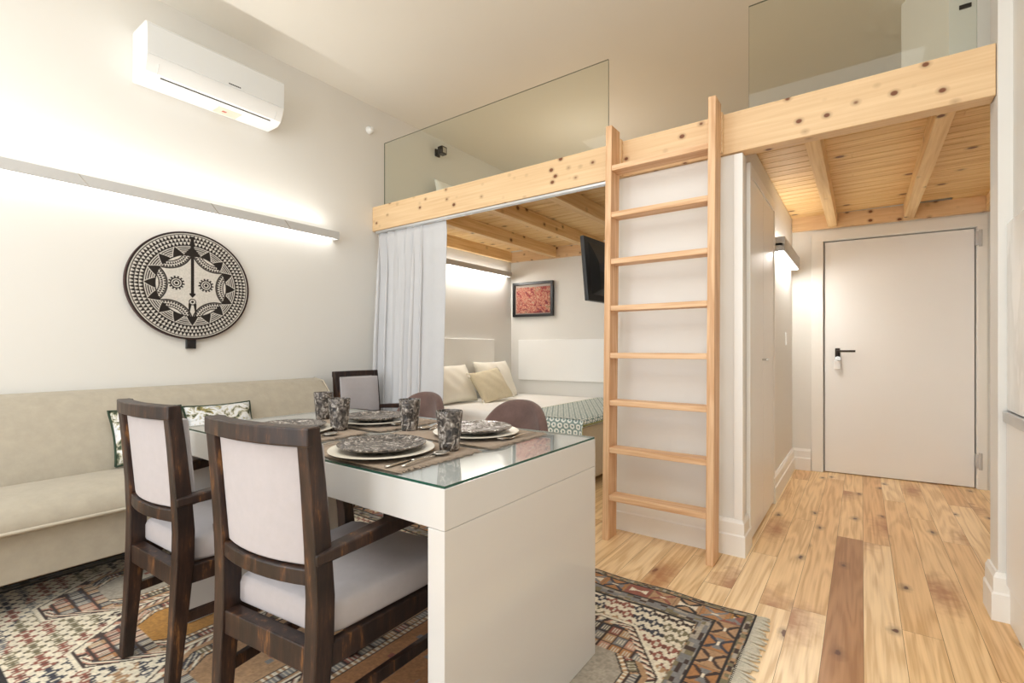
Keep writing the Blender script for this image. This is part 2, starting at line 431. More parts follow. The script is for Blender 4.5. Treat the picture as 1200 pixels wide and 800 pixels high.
# floor
def build_floor():
    w = .118; x = -.113 - w * 29
    verts = []; faces = []; tone = []; seed = []
    pal = [(234, 202, 154), (238, 208, 164), (230, 195, 146), (236, 204, 158), (226, 188, 138), (240, 212, 170), (232, 197, 148), (218, 176, 126)]
    x1max = XC + .1
    rnd = random.Random(11)
    while x < x1max:
        col_dark = abs(x + .113) < 1e-6
        cuts = [YF - .05]
        yy = YF - rnd.random() * 1.5
        if col_dark: cuts += [-.4, 1.35, 3.31, 4.4]
        elif abs(x - (.309)) < .03: cuts += [.9, 2.585, 4.1]
        else:
            while yy < 5.2:
                yy += .9 + rnd.random() * 1.7
                if yy > cuts[0] + .3: cuts.append(yy)
        cuts = [c for c in cuts if c < 5.05] + [5.2]
        for i, (a, b) in enumerate(zip(cuts, cuts[1:])):
            xa, xb = max(x, XL - .05) + .0007, min(x + w, x1max) - .0007
            if xb <= xa: continue
            k = len(verts)
            verts += [(xa, a + .0007, 0), (xb, a + .0007, 0), (xb, b - .0007, 0), (xa, b - .0007, 0)]
            faces.append((k, k + 1, k + 2, k + 3))
            c = pal[rnd.randrange(len(pal))]
            if col_dark and i == 2: c = (172, 126, 84)
            if abs(x - .309) < .03 and i == 1: c = (188, 142, 110)
            tone.append(lin(c)); seed.append(rnd.random())
        x += w
    k = len(verts)   # dark joint bed under the boards
    verts += [(XL - .05, YF - .05, -.003), (x1max, YF - .05, -.003), (x1max, 5.2, -.003), (XL - .05, 5.2, -.003),
              (XL - .05, YF - .05, -.08), (x1max, YF - .05, -.08), (x1max, 5.2, -.08), (XL - .05, 5.2, -.08)]
    for q in [(0, 1, 2, 3), (7, 6, 5, 4), (0, 4, 5, 1), (1, 5, 6, 2), (2, 6, 7, 3), (3, 7, 4, 0)]:
        faces.append(tuple(k + j for j in q)); tone.append(lin((120, 84, 52))); seed.append(.5)
    me = bpy.data.meshes.new('floor'); me.from_pydata(verts, [], faces)
    a = me.color_attributes.new('tone', 'FLOAT_COLOR', 'CORNER'); s = me.attributes.new('seed', 'FLOAT', 'FACE')
    for p in me.polygons:
        for li in p.loop_indices: a.data[li].color = (*tone[p.index], 1)
        s.data[p.index].value = seed[p.index]
    me.materials.append(M['floor'])
    o = bpy.data.objects.new('floor', me); COL.objects.link(o); o['kind'] = 'structure'
build_floor()
T = .12
struct(MB().box(XL - T, XL, YF - T, yb(XL) + .2, -.08, ZC), 'wall_left', 'wall')
# back wall with the opening for the entrance door
DX0, DX1, DZ = -.272, .708, 1.985
mb = MB()
def bw(x0, x1, z0, z1):
    mb.prism([(x0, yb(x0)), (x1, yb(x1)), (x1, yb(x1) + T), (x0, yb(x0) + T)], z0, z1, 'Z')
bw(XL, DX0, -.08, ZC); bw(DX0, DX1, DZ, ZC); bw(DX1, XC + T, -.08, ZC)
mb.prism([(DX0, yb(DX0) + .07), (DX1, yb(DX1) + .07), (DX1, yb(DX1) + T), (DX0, yb(DX0) + T)], -.08, DZ, 'Z')
struct(mb, 'wall_back', 'wall')
# closet block between the alcove and the corridor
mb = MB()
mb.prism([(PX0, YP), (PX1, YP), (PX1, 2.80), (PX0, 2.80)], 0, 2.062, 'Z')
mb.prism([(PX0, 2.80), (PX1, 2.80), (PX1, yb(PX1) - .001), (PX0, yb(PX0) - .001)], 0, 2.198, 'Z')
struct(mb, 'wall_partition', 'wall')
struct(MB().box(XC, XC + T, 2.80, yb(XC), -.08, ZC), 'wall_corridor', 'wall')
struct(MB().box(XR, XC + T, YF - T, 2.66, -.08, ZC).box(.433, XC + T, 2.66, 2.80, -.08, ZC), 'wall_right', 'wall')
# front wall behind the viewer, two tall windows
WZ0, WZ1 = .35, 2.75
WINS = [(-3.0, -1.75), (-1.25, 0.0)]
mb = MB()
xs = [XL - T, WINS[0][0], WINS[0][1], WINS[1][0], WINS[1][1], XR]
for i in (0, 2, 4): mb.box(xs[i], xs[i + 1], YF - T, YF, -.08, ZC)
for i in (1, 3): mb.box(xs[i], xs[i + 1], YF - T, YF, -.08, WZ0).box(xs[i], xs[i + 1], YF - T, YF, WZ1, ZC)
struct(mb, 'wall_front', 'wall')
for k, (a, b) in enumerate(WINS):
    mb = MB(); y0, y1 = YF - .09, YF - .04
    for q in ((a, a + .06, WZ0, WZ1), (b - .06, b, WZ0, WZ1), (a + .06, b - .06, WZ0, WZ0 + .07), (a + .06, b - .06, WZ1 - .06, WZ1), ((a + b) / 2 - .035, (a + b) / 2 + .035, WZ0 + .07, WZ1 - .06)):
        mb.box(q[0], q[1], y0, y1, q[2], q[3])
    w = struct(mb, 'window_%d' % (k + 1), 'trim', mods=[BEV(.005)])
    m_ = (a + b) / 2
    MB().box(a + .06, m_ - .035, YF - .07, YF - .062, WZ0 + .07, WZ1 - .06).box(m_ + .035, b - .06, YF - .07, YF - .062, WZ0 + .07, WZ1 - .06).build('window_pane', 'winglass', w)
struct(MB().box(XL - T, XC + T, YF - T, 5.2, ZC, ZC + .1), 'ceiling', 'ceil')
# angled wall in the loft at the right
mb = MB(); mb.prism([(.194, 3.765), (.372, 3.42), (.79, 3.42), (.79, yb(.79) - .002), (.32, yb(.32) - .002)], 2.23, ZC, 'Z')
struct(mb, 'wall_loft', 'trim')

# baseboards
def bb_profile(mb, p0, p1, nrm, h=.185, t=.022):
    """stepped baseboard between two floor points, nrm pointing into the room"""
    p0, p1, n = Vector((*p0, 0)), Vector((*p1, 0)), Vector((*nrm, 0)).normalized()
    prof = [(0, 0), (t, 0), (t, h * .56), (t * .75, h * .60), (t * .72, h * .9), (t * .5, h * .95), (t * .35, h), (0, h)]
    mb.sweep([[p + n * a + Vector((0, 0, z)) for a, z in prof] for p in (p0, p1)])
def bb_path(mb, pts, h=.185, t=.022):
    prof = [(0, 0), (t, 0), (t, h * .56), (t * .75, h * .60), (t * .72, h * .9), (t * .5, h * .95), (t * .35, h), (0, h)]
    P = [Vector((*p, 0)) for p in pts]; secs = []
    for k, p in enumerate(P):
        ns = []
        for a, b in ((k - 1, k), (k, k + 1)):
            if a >= 0 and b < len(P):
                d = (P[b] - P[a]).normalized(); ns.append(Vector((d.y, -d.x, 0)))
        n = ns[0] if len(ns) == 1 else (ns[0] + ns[1]) / (1 + ns[0].dot(ns[1]))
        secs.append([p + n * a + Vector((0, 0, z)) for a, z in prof])
    mb.sweep(secs)
mb = MB(); bb_path(mb, [(PX0, YP), (PX1, YP), (PX1, 2.87)]); struct(mb, 'baseboard_partition', 'trim')
mb = MB(); bb_path(mb, [(PX1, 3.742), (PX1, yb(PX1) - .001), (-.36, yb(-.36) - .001)]); struct(mb, 'baseboard_back', 'trim')
mb = MB(); bb_path(mb, [(.433, 2.80), (.433, 2.66), (XR, 2.66)]); struct(mb, 'baseboard_right', 'trim')
# corner strips of the closet block
struct(MB().box(PX1 - .035, PX1 + .006, YP - .008, YP, .185, 2.06, .003).box(PX1, PX1 + .008, YP - .008, YP + .05, .185, 2.06, .003), 'trim_1', 'trim')

# ---- entrance door (door_1)
ang = rotback()
def on_back(x, off=0):      # point on the back wall, off into the room
    return (x + off * math.sin(ang), yb(x) - off * math.cos(ang))
d1 = bpy.data.objects.new('door_1', None); COL.objects.link(d1); d1['kind'] = 'structure'
d1.location = (DX0, yb(DX0), 0); d1.rotation_euler = (0, 0, ang)
W = (DX1 - DX0) / math.cos(ang)
MB().box(.014, W - .012, .012, .055, .006, DZ - .012, .003).build('door_leaf', 'doorp', d1)
mb = MB(); cw, ct = .085, .014
mb.box(-cw, 0, -ct, 0, 0, DZ + cw, .003).box(W, W + .055, -ct, 0, 0, DZ + cw, .003).box(-cw, W + .055, -ct - .001, 0, DZ, DZ + cw, .003)
mb.box(0, .004, 0, .066, 0, DZ).box(W - .003, W, 0, .066, 0, DZ).box(0, W, 0, .066, DZ - .004, DZ)
mb.build('door_frame', 'trim', d1)
hd = MB().box(.105 - .018, .105 + .018, 0, .014, .985, 1.065, .006, 3).tube([(.105, .005, 1.04), (.105, -.045, 1.04), (.118, -.052, 1.04), (.225, -.052, 1.04)], .009).build('door_handle', 'iron', d1, smooth=40)
MB().tube([(.105, .012, .975), (.105, -.03, .975)], .021, 16).tube([(.105, -.03, .975), (.105, -.045, .975)], .012, 12).build('door_lock', 'chrome', d1, smooth=40)
MB().box(.080, .125, -.035, -.012, .885, .965, .006).build('door_key_tag', 'white_pl', d1)
for z in (1.84, .16):
    MB().box(W - .012, W + .012, -.022, .011, z, z + .105, .003).tube([(W + .014, -.02, z - .01), (W + .014, -.02, z + .115)], .011, 10).build('door_hinge', 'housing', d1, smooth=40)

# ---- closet doors on the corridor side
for k, (ya, ybk) in enumerate(((2.885, 3.268), (3.276, 3.70))):
    d = struct(MB().box(PX1, PX1 + .016, ya, ybk, .03, 1.985, .002), 'door_%d' % (k + 2), 'doorp')
    if k == 0:
        MB().tube([(PX1 + .016, ybk - .03, .995), (PX1 + .04, ybk - .03, .995)], .006, 10).box(PX1 + .038, PX1 + .046, ybk - .045, ybk + .0, .988, 1.002, .002).build('door_knob', 'chrome', d, smooth=40)
mb = MB().box(PX1, PX1 + .02, 2.83, 2.88, .0, 2.05, .002).box(PX1, PX1 + .02, 3.705, 3.74, .19, 2.05, .002).box(PX1, PX1 + .02, 2.88, 3.705, 1.99, 2.05, .002)
struct(mb, 'trim_2', 'trim')

# ------------------------------------------------------------------ loft
loft = thing('loft_platform', 'pine loft platform with a knotty front beam and board underside', 'loft', (XL, 2.68, 2.065))
def lp(mb): # to loft local
    bmesh.ops.translate(mb.bm, verts=mb.bm.verts, vec=(-XL, -2.68, -2.065)); return mb
lp(MB().box(XL + .002, .431, 2.68, 2.765, 2.065, 2.272, .003)).build('front_beam', 'pine_x', loft)
# decking boards laid along X, seen from below
mb = MB(); y = 2.766; rnd = random.Random(5); bi = 0
DZ0, DZ1 = 2.203, 2.225
while y < 5.0:
    y1 = y + .098
    xs0 = XL + .004; need = (y1 + .004 - 4.715) / KB + XL
    xs0 = max(xs0, need + .01)
    xe = .43 if y1 < 2.80 else XC - .004
    if xs0 < xe:
        x = xs0; cuts = [xs0]
        x += .5 + rnd.random() * 1.2
        while x < xe - .3: cuts.append(x); x += .9 + rnd.random() * 1.2
        cuts.append(xe)
        for a, b in zip(cuts, cuts[1:]):
            mb.prism([(y + .0012, DZ0 + .008), (y + .004, DZ0), (y1 - .004, DZ0), (y1 - .0012, DZ0 + .008), (y1 - .0002, DZ1), (y + .0002, DZ1)], a + .0006, b - .0006, 'X')
    y = y1
lp(mb).build('decking', 'pine_dx', loft)
def joist(x0, x1, y0, y1):
    lp(MB().box(x0, x1, y0, y1, 2.088, 2.2025, .003)).build('joist', 'pine_y', loft)
JW = .066
for xc in (-2.815, -2.25, -1.72):
    joist(xc - JW / 2, xc + JW / 2, 2.766, yb(xc - JW) - .047)
for xc in (-.20, .30):
    joist(xc - JW / 2, xc + JW / 2, 2.81, yb(xc - JW) - .047)
joist(XC - .05, XC - .003, 2.83, yb(XC - .05) - .047)
joist(XL + .003, XL + .045, 2.766, yb(XL) - .05)
for a, b in ((XL + .003, PX0 - .003), (PX1 + .003, XC - .004)):
    mb = MB(); mb.prism([(a, yb(a) - .042), (b, yb(b) - .042), (b, yb(b) - .002), (a, yb(a) - .002)], 2.085, 2.2025, 'Z')
    lp(mb).build('wall_ledger', 'pine_x', loft)
# curtain track under the beam
o = MB().box(XL + .03, PX0 - .03, 2.688, 2.725, 2.047, 2.064, .002).box(XL + .03, PX0 - .03, 2.700, 2.713, 2.043, 2.047).build('curtain_track', 'alu')
tag(o, 'slim white metal curtain track fixed under the loft beam', 'curtain rail')

# glass balustrades
def glasspane(name, x0, x1, z0, z1, label):
    y0, y1 = 2.775, 2.785
    mb = MB(); mb.box(x0, x1, y0, y1, z0, z1)
    for f in mb.bm.faces:
        f.material_index = 0 if abs(f.normal.y) > .5 else 1
    o = mb.build(name, ['glass', 'gedge2'])
    return tag(o, label, 'glass panel', 'clear balustrade panels standing on the loft edge')
glasspane('glass_balustrade', -3.37, -1.268, 2.2255, 2.845, 'long clear glass balustrade panel on the loft edge above the curtain')
glasspane('glass_balustrade', -.478, .39, 2.2255, 2.845, 'clear glass balustrade panel on the loft edge above the corridor')

# ------------------------------------------------------------------ ladder
lad = thing('loft_ladder', 'light wooden ladder with eight flat rungs leaning on the loft beam', 'ladder', (-.9, 2.55, 0))
def lx(x): return x + .9
yb0, yt0 = 2.485, 2.535      # front edge of a rail at floor / top
dep = .115
def yfr(z): return yb0 + (yt0 - yb0) * z / 2.3
for xr in (-1.174, -.622):
    mb = MB()
    mb.sweep([[(lx(xr), yfr(z) - 2.55, z), (lx(xr) + .036, yfr(z) - 2.55, z), (lx(xr) + .036, yfr(z) + dep - 2.55, z), (lx(xr), yfr(z) + dep - 2.55, z)] for z in (0, 2.315)])
    mb.build('rail', 'oak_z', lad, mods=[BEV(.003)])
    MB().box(lx(xr) - .002, lx(xr) + .042, yfr(2.2) + dep + .001 - 2.55, 2.679 - 2.55, 2.068, 2.275, .002).build('hook_block', 'pine_x', lad)
for k in range(8):
    z = .235 + .2625 * k
    MB().box(lx(-1.138), lx(-.622), yfr(z) + .004 - 2.55, yfr(z) + .098 - 2.55, z - .015, z + .015, .003).build('rung', 'oak_x', lad)

# ------------------------------------------------------------------ strip lights
warm = (1.0, .965, .90)
def strip(name, label, wallx, sgn, y0, y1, z0, z1, dp, st, joints=(), col=warm):
    t = thing(name, label, 'wall light', (wallx, (y0 + y1) / 2, z0))
    yc = (y0 + y1) / 2
    f = lambda d: sgn * d
    mb = MB()
    xa, xb = sorted((f(.03), f(dp)))
    mb.box(*sorted((f(dp - .012), f(dp))), y0 - yc, y1 - yc, 0, z1 - z0, .002)            # front board
    mb.box(*sorted((f(.001), f(dp - .012))), y0 - yc, y1 - yc, (z1 - z0) * .40, (z1 - z0) * .55)   # carrier web
    mb.box(*sorted((f(.001), f(dp - .012))), y0 - yc, y0 - yc + .006, 0, z1 - z0).box(*sorted((f(.001), f(dp - .012))), y1 - yc - .006, y1 - yc, 0, z1 - z0)
    mb.build('housing', 'housing', t)
    for j in joints:
        mb = MB(); mb.prism([(j - yc - .001, 0), (j - yc + .003, 0), (j - yc - .045, z1 - z0), (j - yc - .049, z1 - z0)], f(dp + .0002), f(dp + .0010), 'X')
        mb.build('joint_seam', 'steel', t)
    e = emit(name + '_led', col, st); 
    MB().box(*sorted((f(.018), f(dp - .016))), y0 - yc + .008, y1 - yc - .008, (z1 - z0) * .22, (z1 - z0) * .34).build('diffuser', e, t)
    e2 = emit(name + '_led_up', col, st * .45)
    MB().box(*sorted((f(.018), f(dp - .016))), y0 - yc + .008, y1 - yc - .008, (z1 - z0) * .60, (z1 - z0) * .70).build('diffuser', e2, t)
    return t
strip('wall_light', 'long slim white strip light on the wall above the sofa', XL, 1, -1.6, 2.30, 1.918, 1.976, .085, 5.6, (.78, 1.42, 1.9))
strip('wall_light', 'slim strip light on the alcove wall above the bed', XL, 1, 2.95, 4.62, 1.90, 1.955, .08, 10)
strip('wall_light', 'short slim strip light on the corridor side of the closet', PX1, 1, 3.80, 4.80, 1.735, 1.835, .07, 42)

# ------------------------------------------------------------------ air conditioner
ac = thing('air_conditioner', 'white wall mounted air conditioner above the strip light', 'air conditioner', (XL, 1.385, 2.59))
prof = [(.0005, 0), (.13, 0), (.175, .022), (.205, .07), (.213, .12), (.215, .20), (.213, .272), (.20, .288), (.0005, .29)]
def acp(pts, y0, y1): return MB().prism(pts, y0, y1, 'Y')
acp(prof, -.395, .395).build('body', 'white_pl', ac, mods=[BEV(.008, 3)], smooth=30)
acp([(.214, .105), (.217, .105), (.219, .20), (.2165, .27), (.21, .28), (.206, .276)], -.39, .39).build('front_panel', 'grey_pl', ac, mods=[BEV(.001)], smooth=30)
def along(d, off):    # point on the curved lower front, d from 0 (bottom) up
    return (.1385 + d * .90 + off * .45, .003 + d * .44 - off * .9)
mb = MB(); p, q = along(.022, .001), along(.030, .001)
mb.prism([along(.020, -.002), along(.020, .0012), along(.027, .0012), along(.027, -.002)], -.31, .325, 'Y'); mb.build('air_slot', 'dark', ac)
for q in (-.33, .345): MB().prism([(.176, .0215), (.1772, .0205), (.2062, .069), (.205, .07)], q - .001, q + .001, 'Y').build('louver_gap', 'grey_pl', ac)
mb = MB(); 
for k in range(7): mb.box(.2178, .2186, .035 + k * .0105, .035 + k * .0105 + .0085, .117, .1235)
mb.build('badge', 'dark', ac)
mb = MB().box(.02, .12, .02, .16, -.001, 0)
mb.build('rating_sticker', 'porcelain', ac)
MB().box(.06, .08, .06, .085, -.0016, -.0008).build('sticker_mark', plain('sticker_red', (190, 96, 84), .5), ac)

# ------------------------------------------------------------------ carved disc mask
mk = thing('tribal_mask', 'round black and white carved face mask on the wall above the sofa', 'wall mask', (XL, 1.287, 1.45))
def mask_col(px, py):
    r = np.hypot(px, py); th = np.arctan2(px, py)       # 0 at top, clockwise
    W_, K = np.array((206., 201., 193.)), np.array((40., 35., 32.))
    b = np.zeros_like(r)
    # outer tooth rings
    for (ra, rb, n, ph) in ((.885, .945, 92, 0), (.82, .88, 86, .5), (.755, .815, 80, 0)):
        t = (th / (2 * PI) * n + ph) % 1.0; s = (r - ra) / (rb - ra)
        b = np.where((s > 0) & (s < 1) & (np.abs(t - .5) * 2 < (1 - s) * .80), 1, b)
        b = np.where(np.abs(r - rb) < .006, 1, b)
    b = np.where(np.abs(r - .75) < .008, 1, b)
    # fan lines and big teeth
    n = 16; t = (th / (2 * PI) * n + .5) % 1.0; zone = (r > .56) & (r < .745)
    s = (r - .57) / .17
    fan = zone & (np.sin((r) * 2 * PI / .032) > .1)
    b = np.where(fan, 1, b)
    u = np.abs(t - .5) * 2
    b = np.where(zone & (u < .86 * (1 - np.clip(s, 0, 1)) + .12), 0, b)
    b = np.where(zone & (s > -.02) & (s < .98) & (u < .86 * (1 - s)), 1, b)
    inner = r <= .575
    b = np.where(inner, 0, b)
    for k in range(6):
        a = R(30 + 60 * k); cx, cy = .80 * math.sin(a), .80 * math.cos(a)
        q = np.hypot(px - cx, py - cy); al = np.arctan2(px - cx, py - cy)
        b = np.where(inner & (np.abs(q - .405) < .011), 1, b)
        b = np.where(inner & (np.abs(q - .285) < .008), 1, b)
        for (qa, qb, ph) in ((.295, .34, 0), (.345, .39, .5)):
            tt = (al / (2 * PI) * 52 + ph) % 1.0; ss = (q - qa) / (qb - qa)
            b = np.where(inner & (ss > 0) & (ss < 1) & (np.abs(tt - .5) * 2 < ss), 1, b)
        b = np.where(inner & (q < .27), 0, b)
    b = np.where((np.abs(r - .575) < .008) & (np.abs(((th / (2 * PI) * 6) % 1) - .5) < .38), 1, b)
    for ex in (-.255, .225):
        q = np.hypot(px - ex, py - .03); al = np.arctan2(px - ex, py - .03)
        b = np.where(q < .135, 0, b)
        b = np.where(q < .026, 1, b); b = np.where((q > .045) & (q < .062), 1, b)
        b = np.where((q > .08) & (q < .10), 1, b)
        tt = (al / (2 * PI) * 13) % 1.0
        b = np.where((q > .10) & (q < .128) & (np.abs(tt - .5) < .24), 1, b)
    # nose
    w = np.where(py > .55, .03 + (.9 - py) * .0, .026)
    b = np.where((np.abs(px) < w) & (py < .92) & (py > -.14), 1, b)
    b = np.where((np.abs(px) < .05) & (py < -.14) & (py > -.22) & (np.abs(px) < (py + .225) * .8), 1, b)
    b = np.where((py > .55) & (py < .74) & (np.abs(px) < (.75 - py) * .75), 1, b)
    # mouth
    q = np.hypot(px, py + .30)
    b = np.where((q < .06), 1, b); b = np.where((q < .045), 0, b); b = np.where(q < .022, 1, b)
    s = (-.33 - py) / .27
    b = np.where((s > 0) & (s < 1) & (np.abs(px) < .065) & (np.abs(px) > .012 + .05 * s) & (q > .06), 1, b)
    b = np.where(r > .968, 1, b)
    return b, W_, K
nr, na = 165, 760
rr = np.linspace(0.0005, 1, nr)[None, :]; aa = np.linspace(0, 2 * PI, na, endpoint=False)[:, None]
HWm, HHm = .342, .332
b = 0
for du in (-.33, .33):
    for dv in (-.33, .33):
        r2 = np.clip(rr + du / nr, 0, 1); a2 = aa + dv * 2 * PI / na
        bb_, Wc, Kc = mask_col(r2 * np.sin(a2), r2 * np.cos(a2)); b = b + bb_ / 4
px, py = rr * np.sin(aa), rr * np.cos(aa)
ww = .96 + .08 * hsh(np.floor(px * 60), np.floor(py * 60))
colr = (b[..., None] * Kc + (1 - b[..., None]) * Wc) * ww[..., None]
# facing +X: picture right = +Y
attr_grid('mask_face', .034 + .004 * (1 - rr ** 2) + 0 * aa - .002 * b, px * HWm, py * HHm, colr, attr_mat('mask_paint', .6, bstr=.2, bscale=150), mk, wrap=True)
mb = MB()
rim = [(1.0, .006), (1.004, .03), (1.001, .0345), (.992, .0345), (.985, .005)]
mb.grid(lambda i, j: ((lambda p, a: (p[1], p[0] * HWm * math.sin(a), p[0] * HHm * math.cos(a)))(rim[round(j * 4)], i * 2 * PI)), 96, 5, wrapu=True)
rimo = mb.build('mask_rim', plain('mask_wood', (58, 30, 28), .5), mk, smooth=40)
o = MB().lathe([(0, 0), (.97, 0), (.97, .03), (0, .03)], 64).build('mask_back', 'darkleg', mk)
o.scale = (HHm, HWm, 1); o.rotation_euler = (0, R(90), 0); o.location = (.0005, 0, 0)
MB().box(.004, .03, -.028, .024, -.39, -.325, .003).build('mask_handle', 'black', mk)

# ------------------------------------------------------------------ sofa
sf = thing('banquette_sofa', 'long beige fabric bench sofa against the left wall', 'sofa', (-3.03, .4, 0))
sx = lambda x: x + 3.03
Y0, Y1 = -1.5, 2.11
sy = lambda y: y - .4
back = [(-3.402, .17), (-3.04, .17), (-3.02, .44), (-3.06, .56), (-3.125, .68), (-3.19, .77), (-3.25, .82), (-3.32, .843), (-3.38, .838), (-3.402, .81)]
MB().prism([(sx(a), z) for a, z in back], sy(Y0), sy(Y1), 'Y').build('backrest', 'sofa', sf, smooth=45, mods=[BEV(.025, 4)])
seat = [(-3.03, .345), (-2.63, .345), (-2.612, .36), (-2.612, .385), (-2.63, .42), (-2.67, .45), (-2.74, .468), (-2.9, .472), (-3.028, .462)]
MB().prism([(sx(a), z) for a, z in seat], sy(Y0), sy(Y1 - .005), 'Y').build('seat_cushion', 'sofa', sf, smooth=50, mods=[BEV(.008, 3)])
pp = MB().tube([(sx(-2.609), sy(Y0 + .01), .362), (sx(-2.609), sy(.5), .362), (sx(-2.609), sy(Y1 - .02), .362)], .007, 8).build('seat_piping', 'sofa_pipe', sf, smooth=True)
MB().box(sx(-3.02), sx(-2.655), sy(Y0 + .01), sy(Y1 - .015), .155, .343, .006).build('base', 'sofa', sf)
MB().tube([(sx(-3.035), sy(Y1 + .001), .20), (sx(-3.018), sy(Y1 + .001), .44), (sx(-3.125), sy(Y1 + .001), .69), (sx(-3.25), sy(Y1 + .001), .822), (sx(-3.37), sy(Y1 + .001), .84)], .006, 8).build('back_piping', 'sofa_pipe', sf, smooth=True)
for yy in (-1.4, 0, 1.0, 2.0):
    for xx in (-3.3, -2.75):
        MB().lathe([(0, .011), (.016, .011), (.022, .156), (0, .156)], 14, (sx(xx), sy(yy), 0)).build('leg', 'darkleg', sf, smooth=40)

# ------------------------------------------------------------------ pillows
def pillow_mesh(w, h, t, n=26, pinch=.07, wr=0.0, seed=1):
    rnd = random.Random(seed); ph = [rnd.random() * 6 for _ in range(6)]
    mb = MB()
    def f(sgn):
        def g(i, j):
            u, v = i * 2 - 1, j * 2 - 1
            x = u * w / 2 * (1 - pinch * (1 - v * v) * abs(u)); z = v * h / 2 * (1 - pinch * (1 - u * u) * abs(v))
            e = max(0, (1 - u * u)) ** .42 * max(0, (1 - v * v)) ** .42
            y = sgn * t / 2 * e
            y += wr * e * (math.sin(u * 5 + ph[0]) * math.sin(v * 4 + ph[1]) + .6 * math.sin(u * 9 + v * 6 + ph[2]))
            return (x, y, z + h / 2)
        return g
    mb.grid(f(1), n, n); mb.grid(f(-1), n, n)
    bmesh.ops.remove_doubles(mb.bm, verts=mb.bm.verts, dist=1e-5)
    return mb
def outline(w, h, pinch=.07, n=14):
    pts = []
    for k in range(n): pts.append((-1 + 2 * k / n, -1))
    for k in range(n): pts.append((1, -1 + 2 * k / n))
    for k in range(n): pts.append((1 - 2 * k / n, 1))
    for k in range(n + 1): pts.append((-1, 1 - 2 * k / n))
    return [(u * w / 2 * (1 - pinch * (1 - v * v) * abs(u)), 0, v * h / 2 * (1 - pinch * (1 - u * u) * abs(v)) + h / 2) for u, v in pts]
def pillow(name, mat, w, h, t, loc, rz, lean, label, group=None, pipe=None, tassel=None, seed=1, cat='cushion', roll=0):
    o = pillow_mesh(w, h, t, wr=.006, seed=seed).build(name, mat, smooth=True)
    o.rotation_mode = 'XYZ'
    o.matrix_world = Matrix.Translation(loc) @ Matrix.Rotation(rz, 4, 'Z') @ Matrix.Rotation(lean, 4, 'X') @ Matrix.Rotation(roll, 4, 'Y')
    tag(o, label, cat, group)
    if pipe: MB().tube(outline(w, h), .006, 6).build('piping', pipe, o, smooth=True)
    if tassel:
        for sx_ in (-1, 1):
            for z in (0, h):
                mb = MB(); 
                mb.lathe([(0, -.05), (.012, -.05), (.015, -.03), (.011, -.012), (.013, -.004), (.009, .006), (0, .008)], 12, (sx_ * (w / 2 + .004), 0, z + (.0 if z else .045)))
                mb.build('tassel', tassel, o, smooth=True)
    return o
# lean about local X; local +Y is the back of the pillow after rz
pillow('lumbar_cushion', 'green', .325, .29, .11, (-2.985, .962, .478), R(90), R(-24), 'green and white printed cushion on the sofa, left one behind the chair', 'printed cushions on the sofa', 'greenpipe', seed=3)
pillow('lumbar_cushion', 'green', .37, .28, .11, (-2.985, 1.315, .478), R(90), R(-24), 'green and white printed cushion on the sofa, right one above the table end', 'printed cushions on the sofa', 'greenpipe', seed=4)

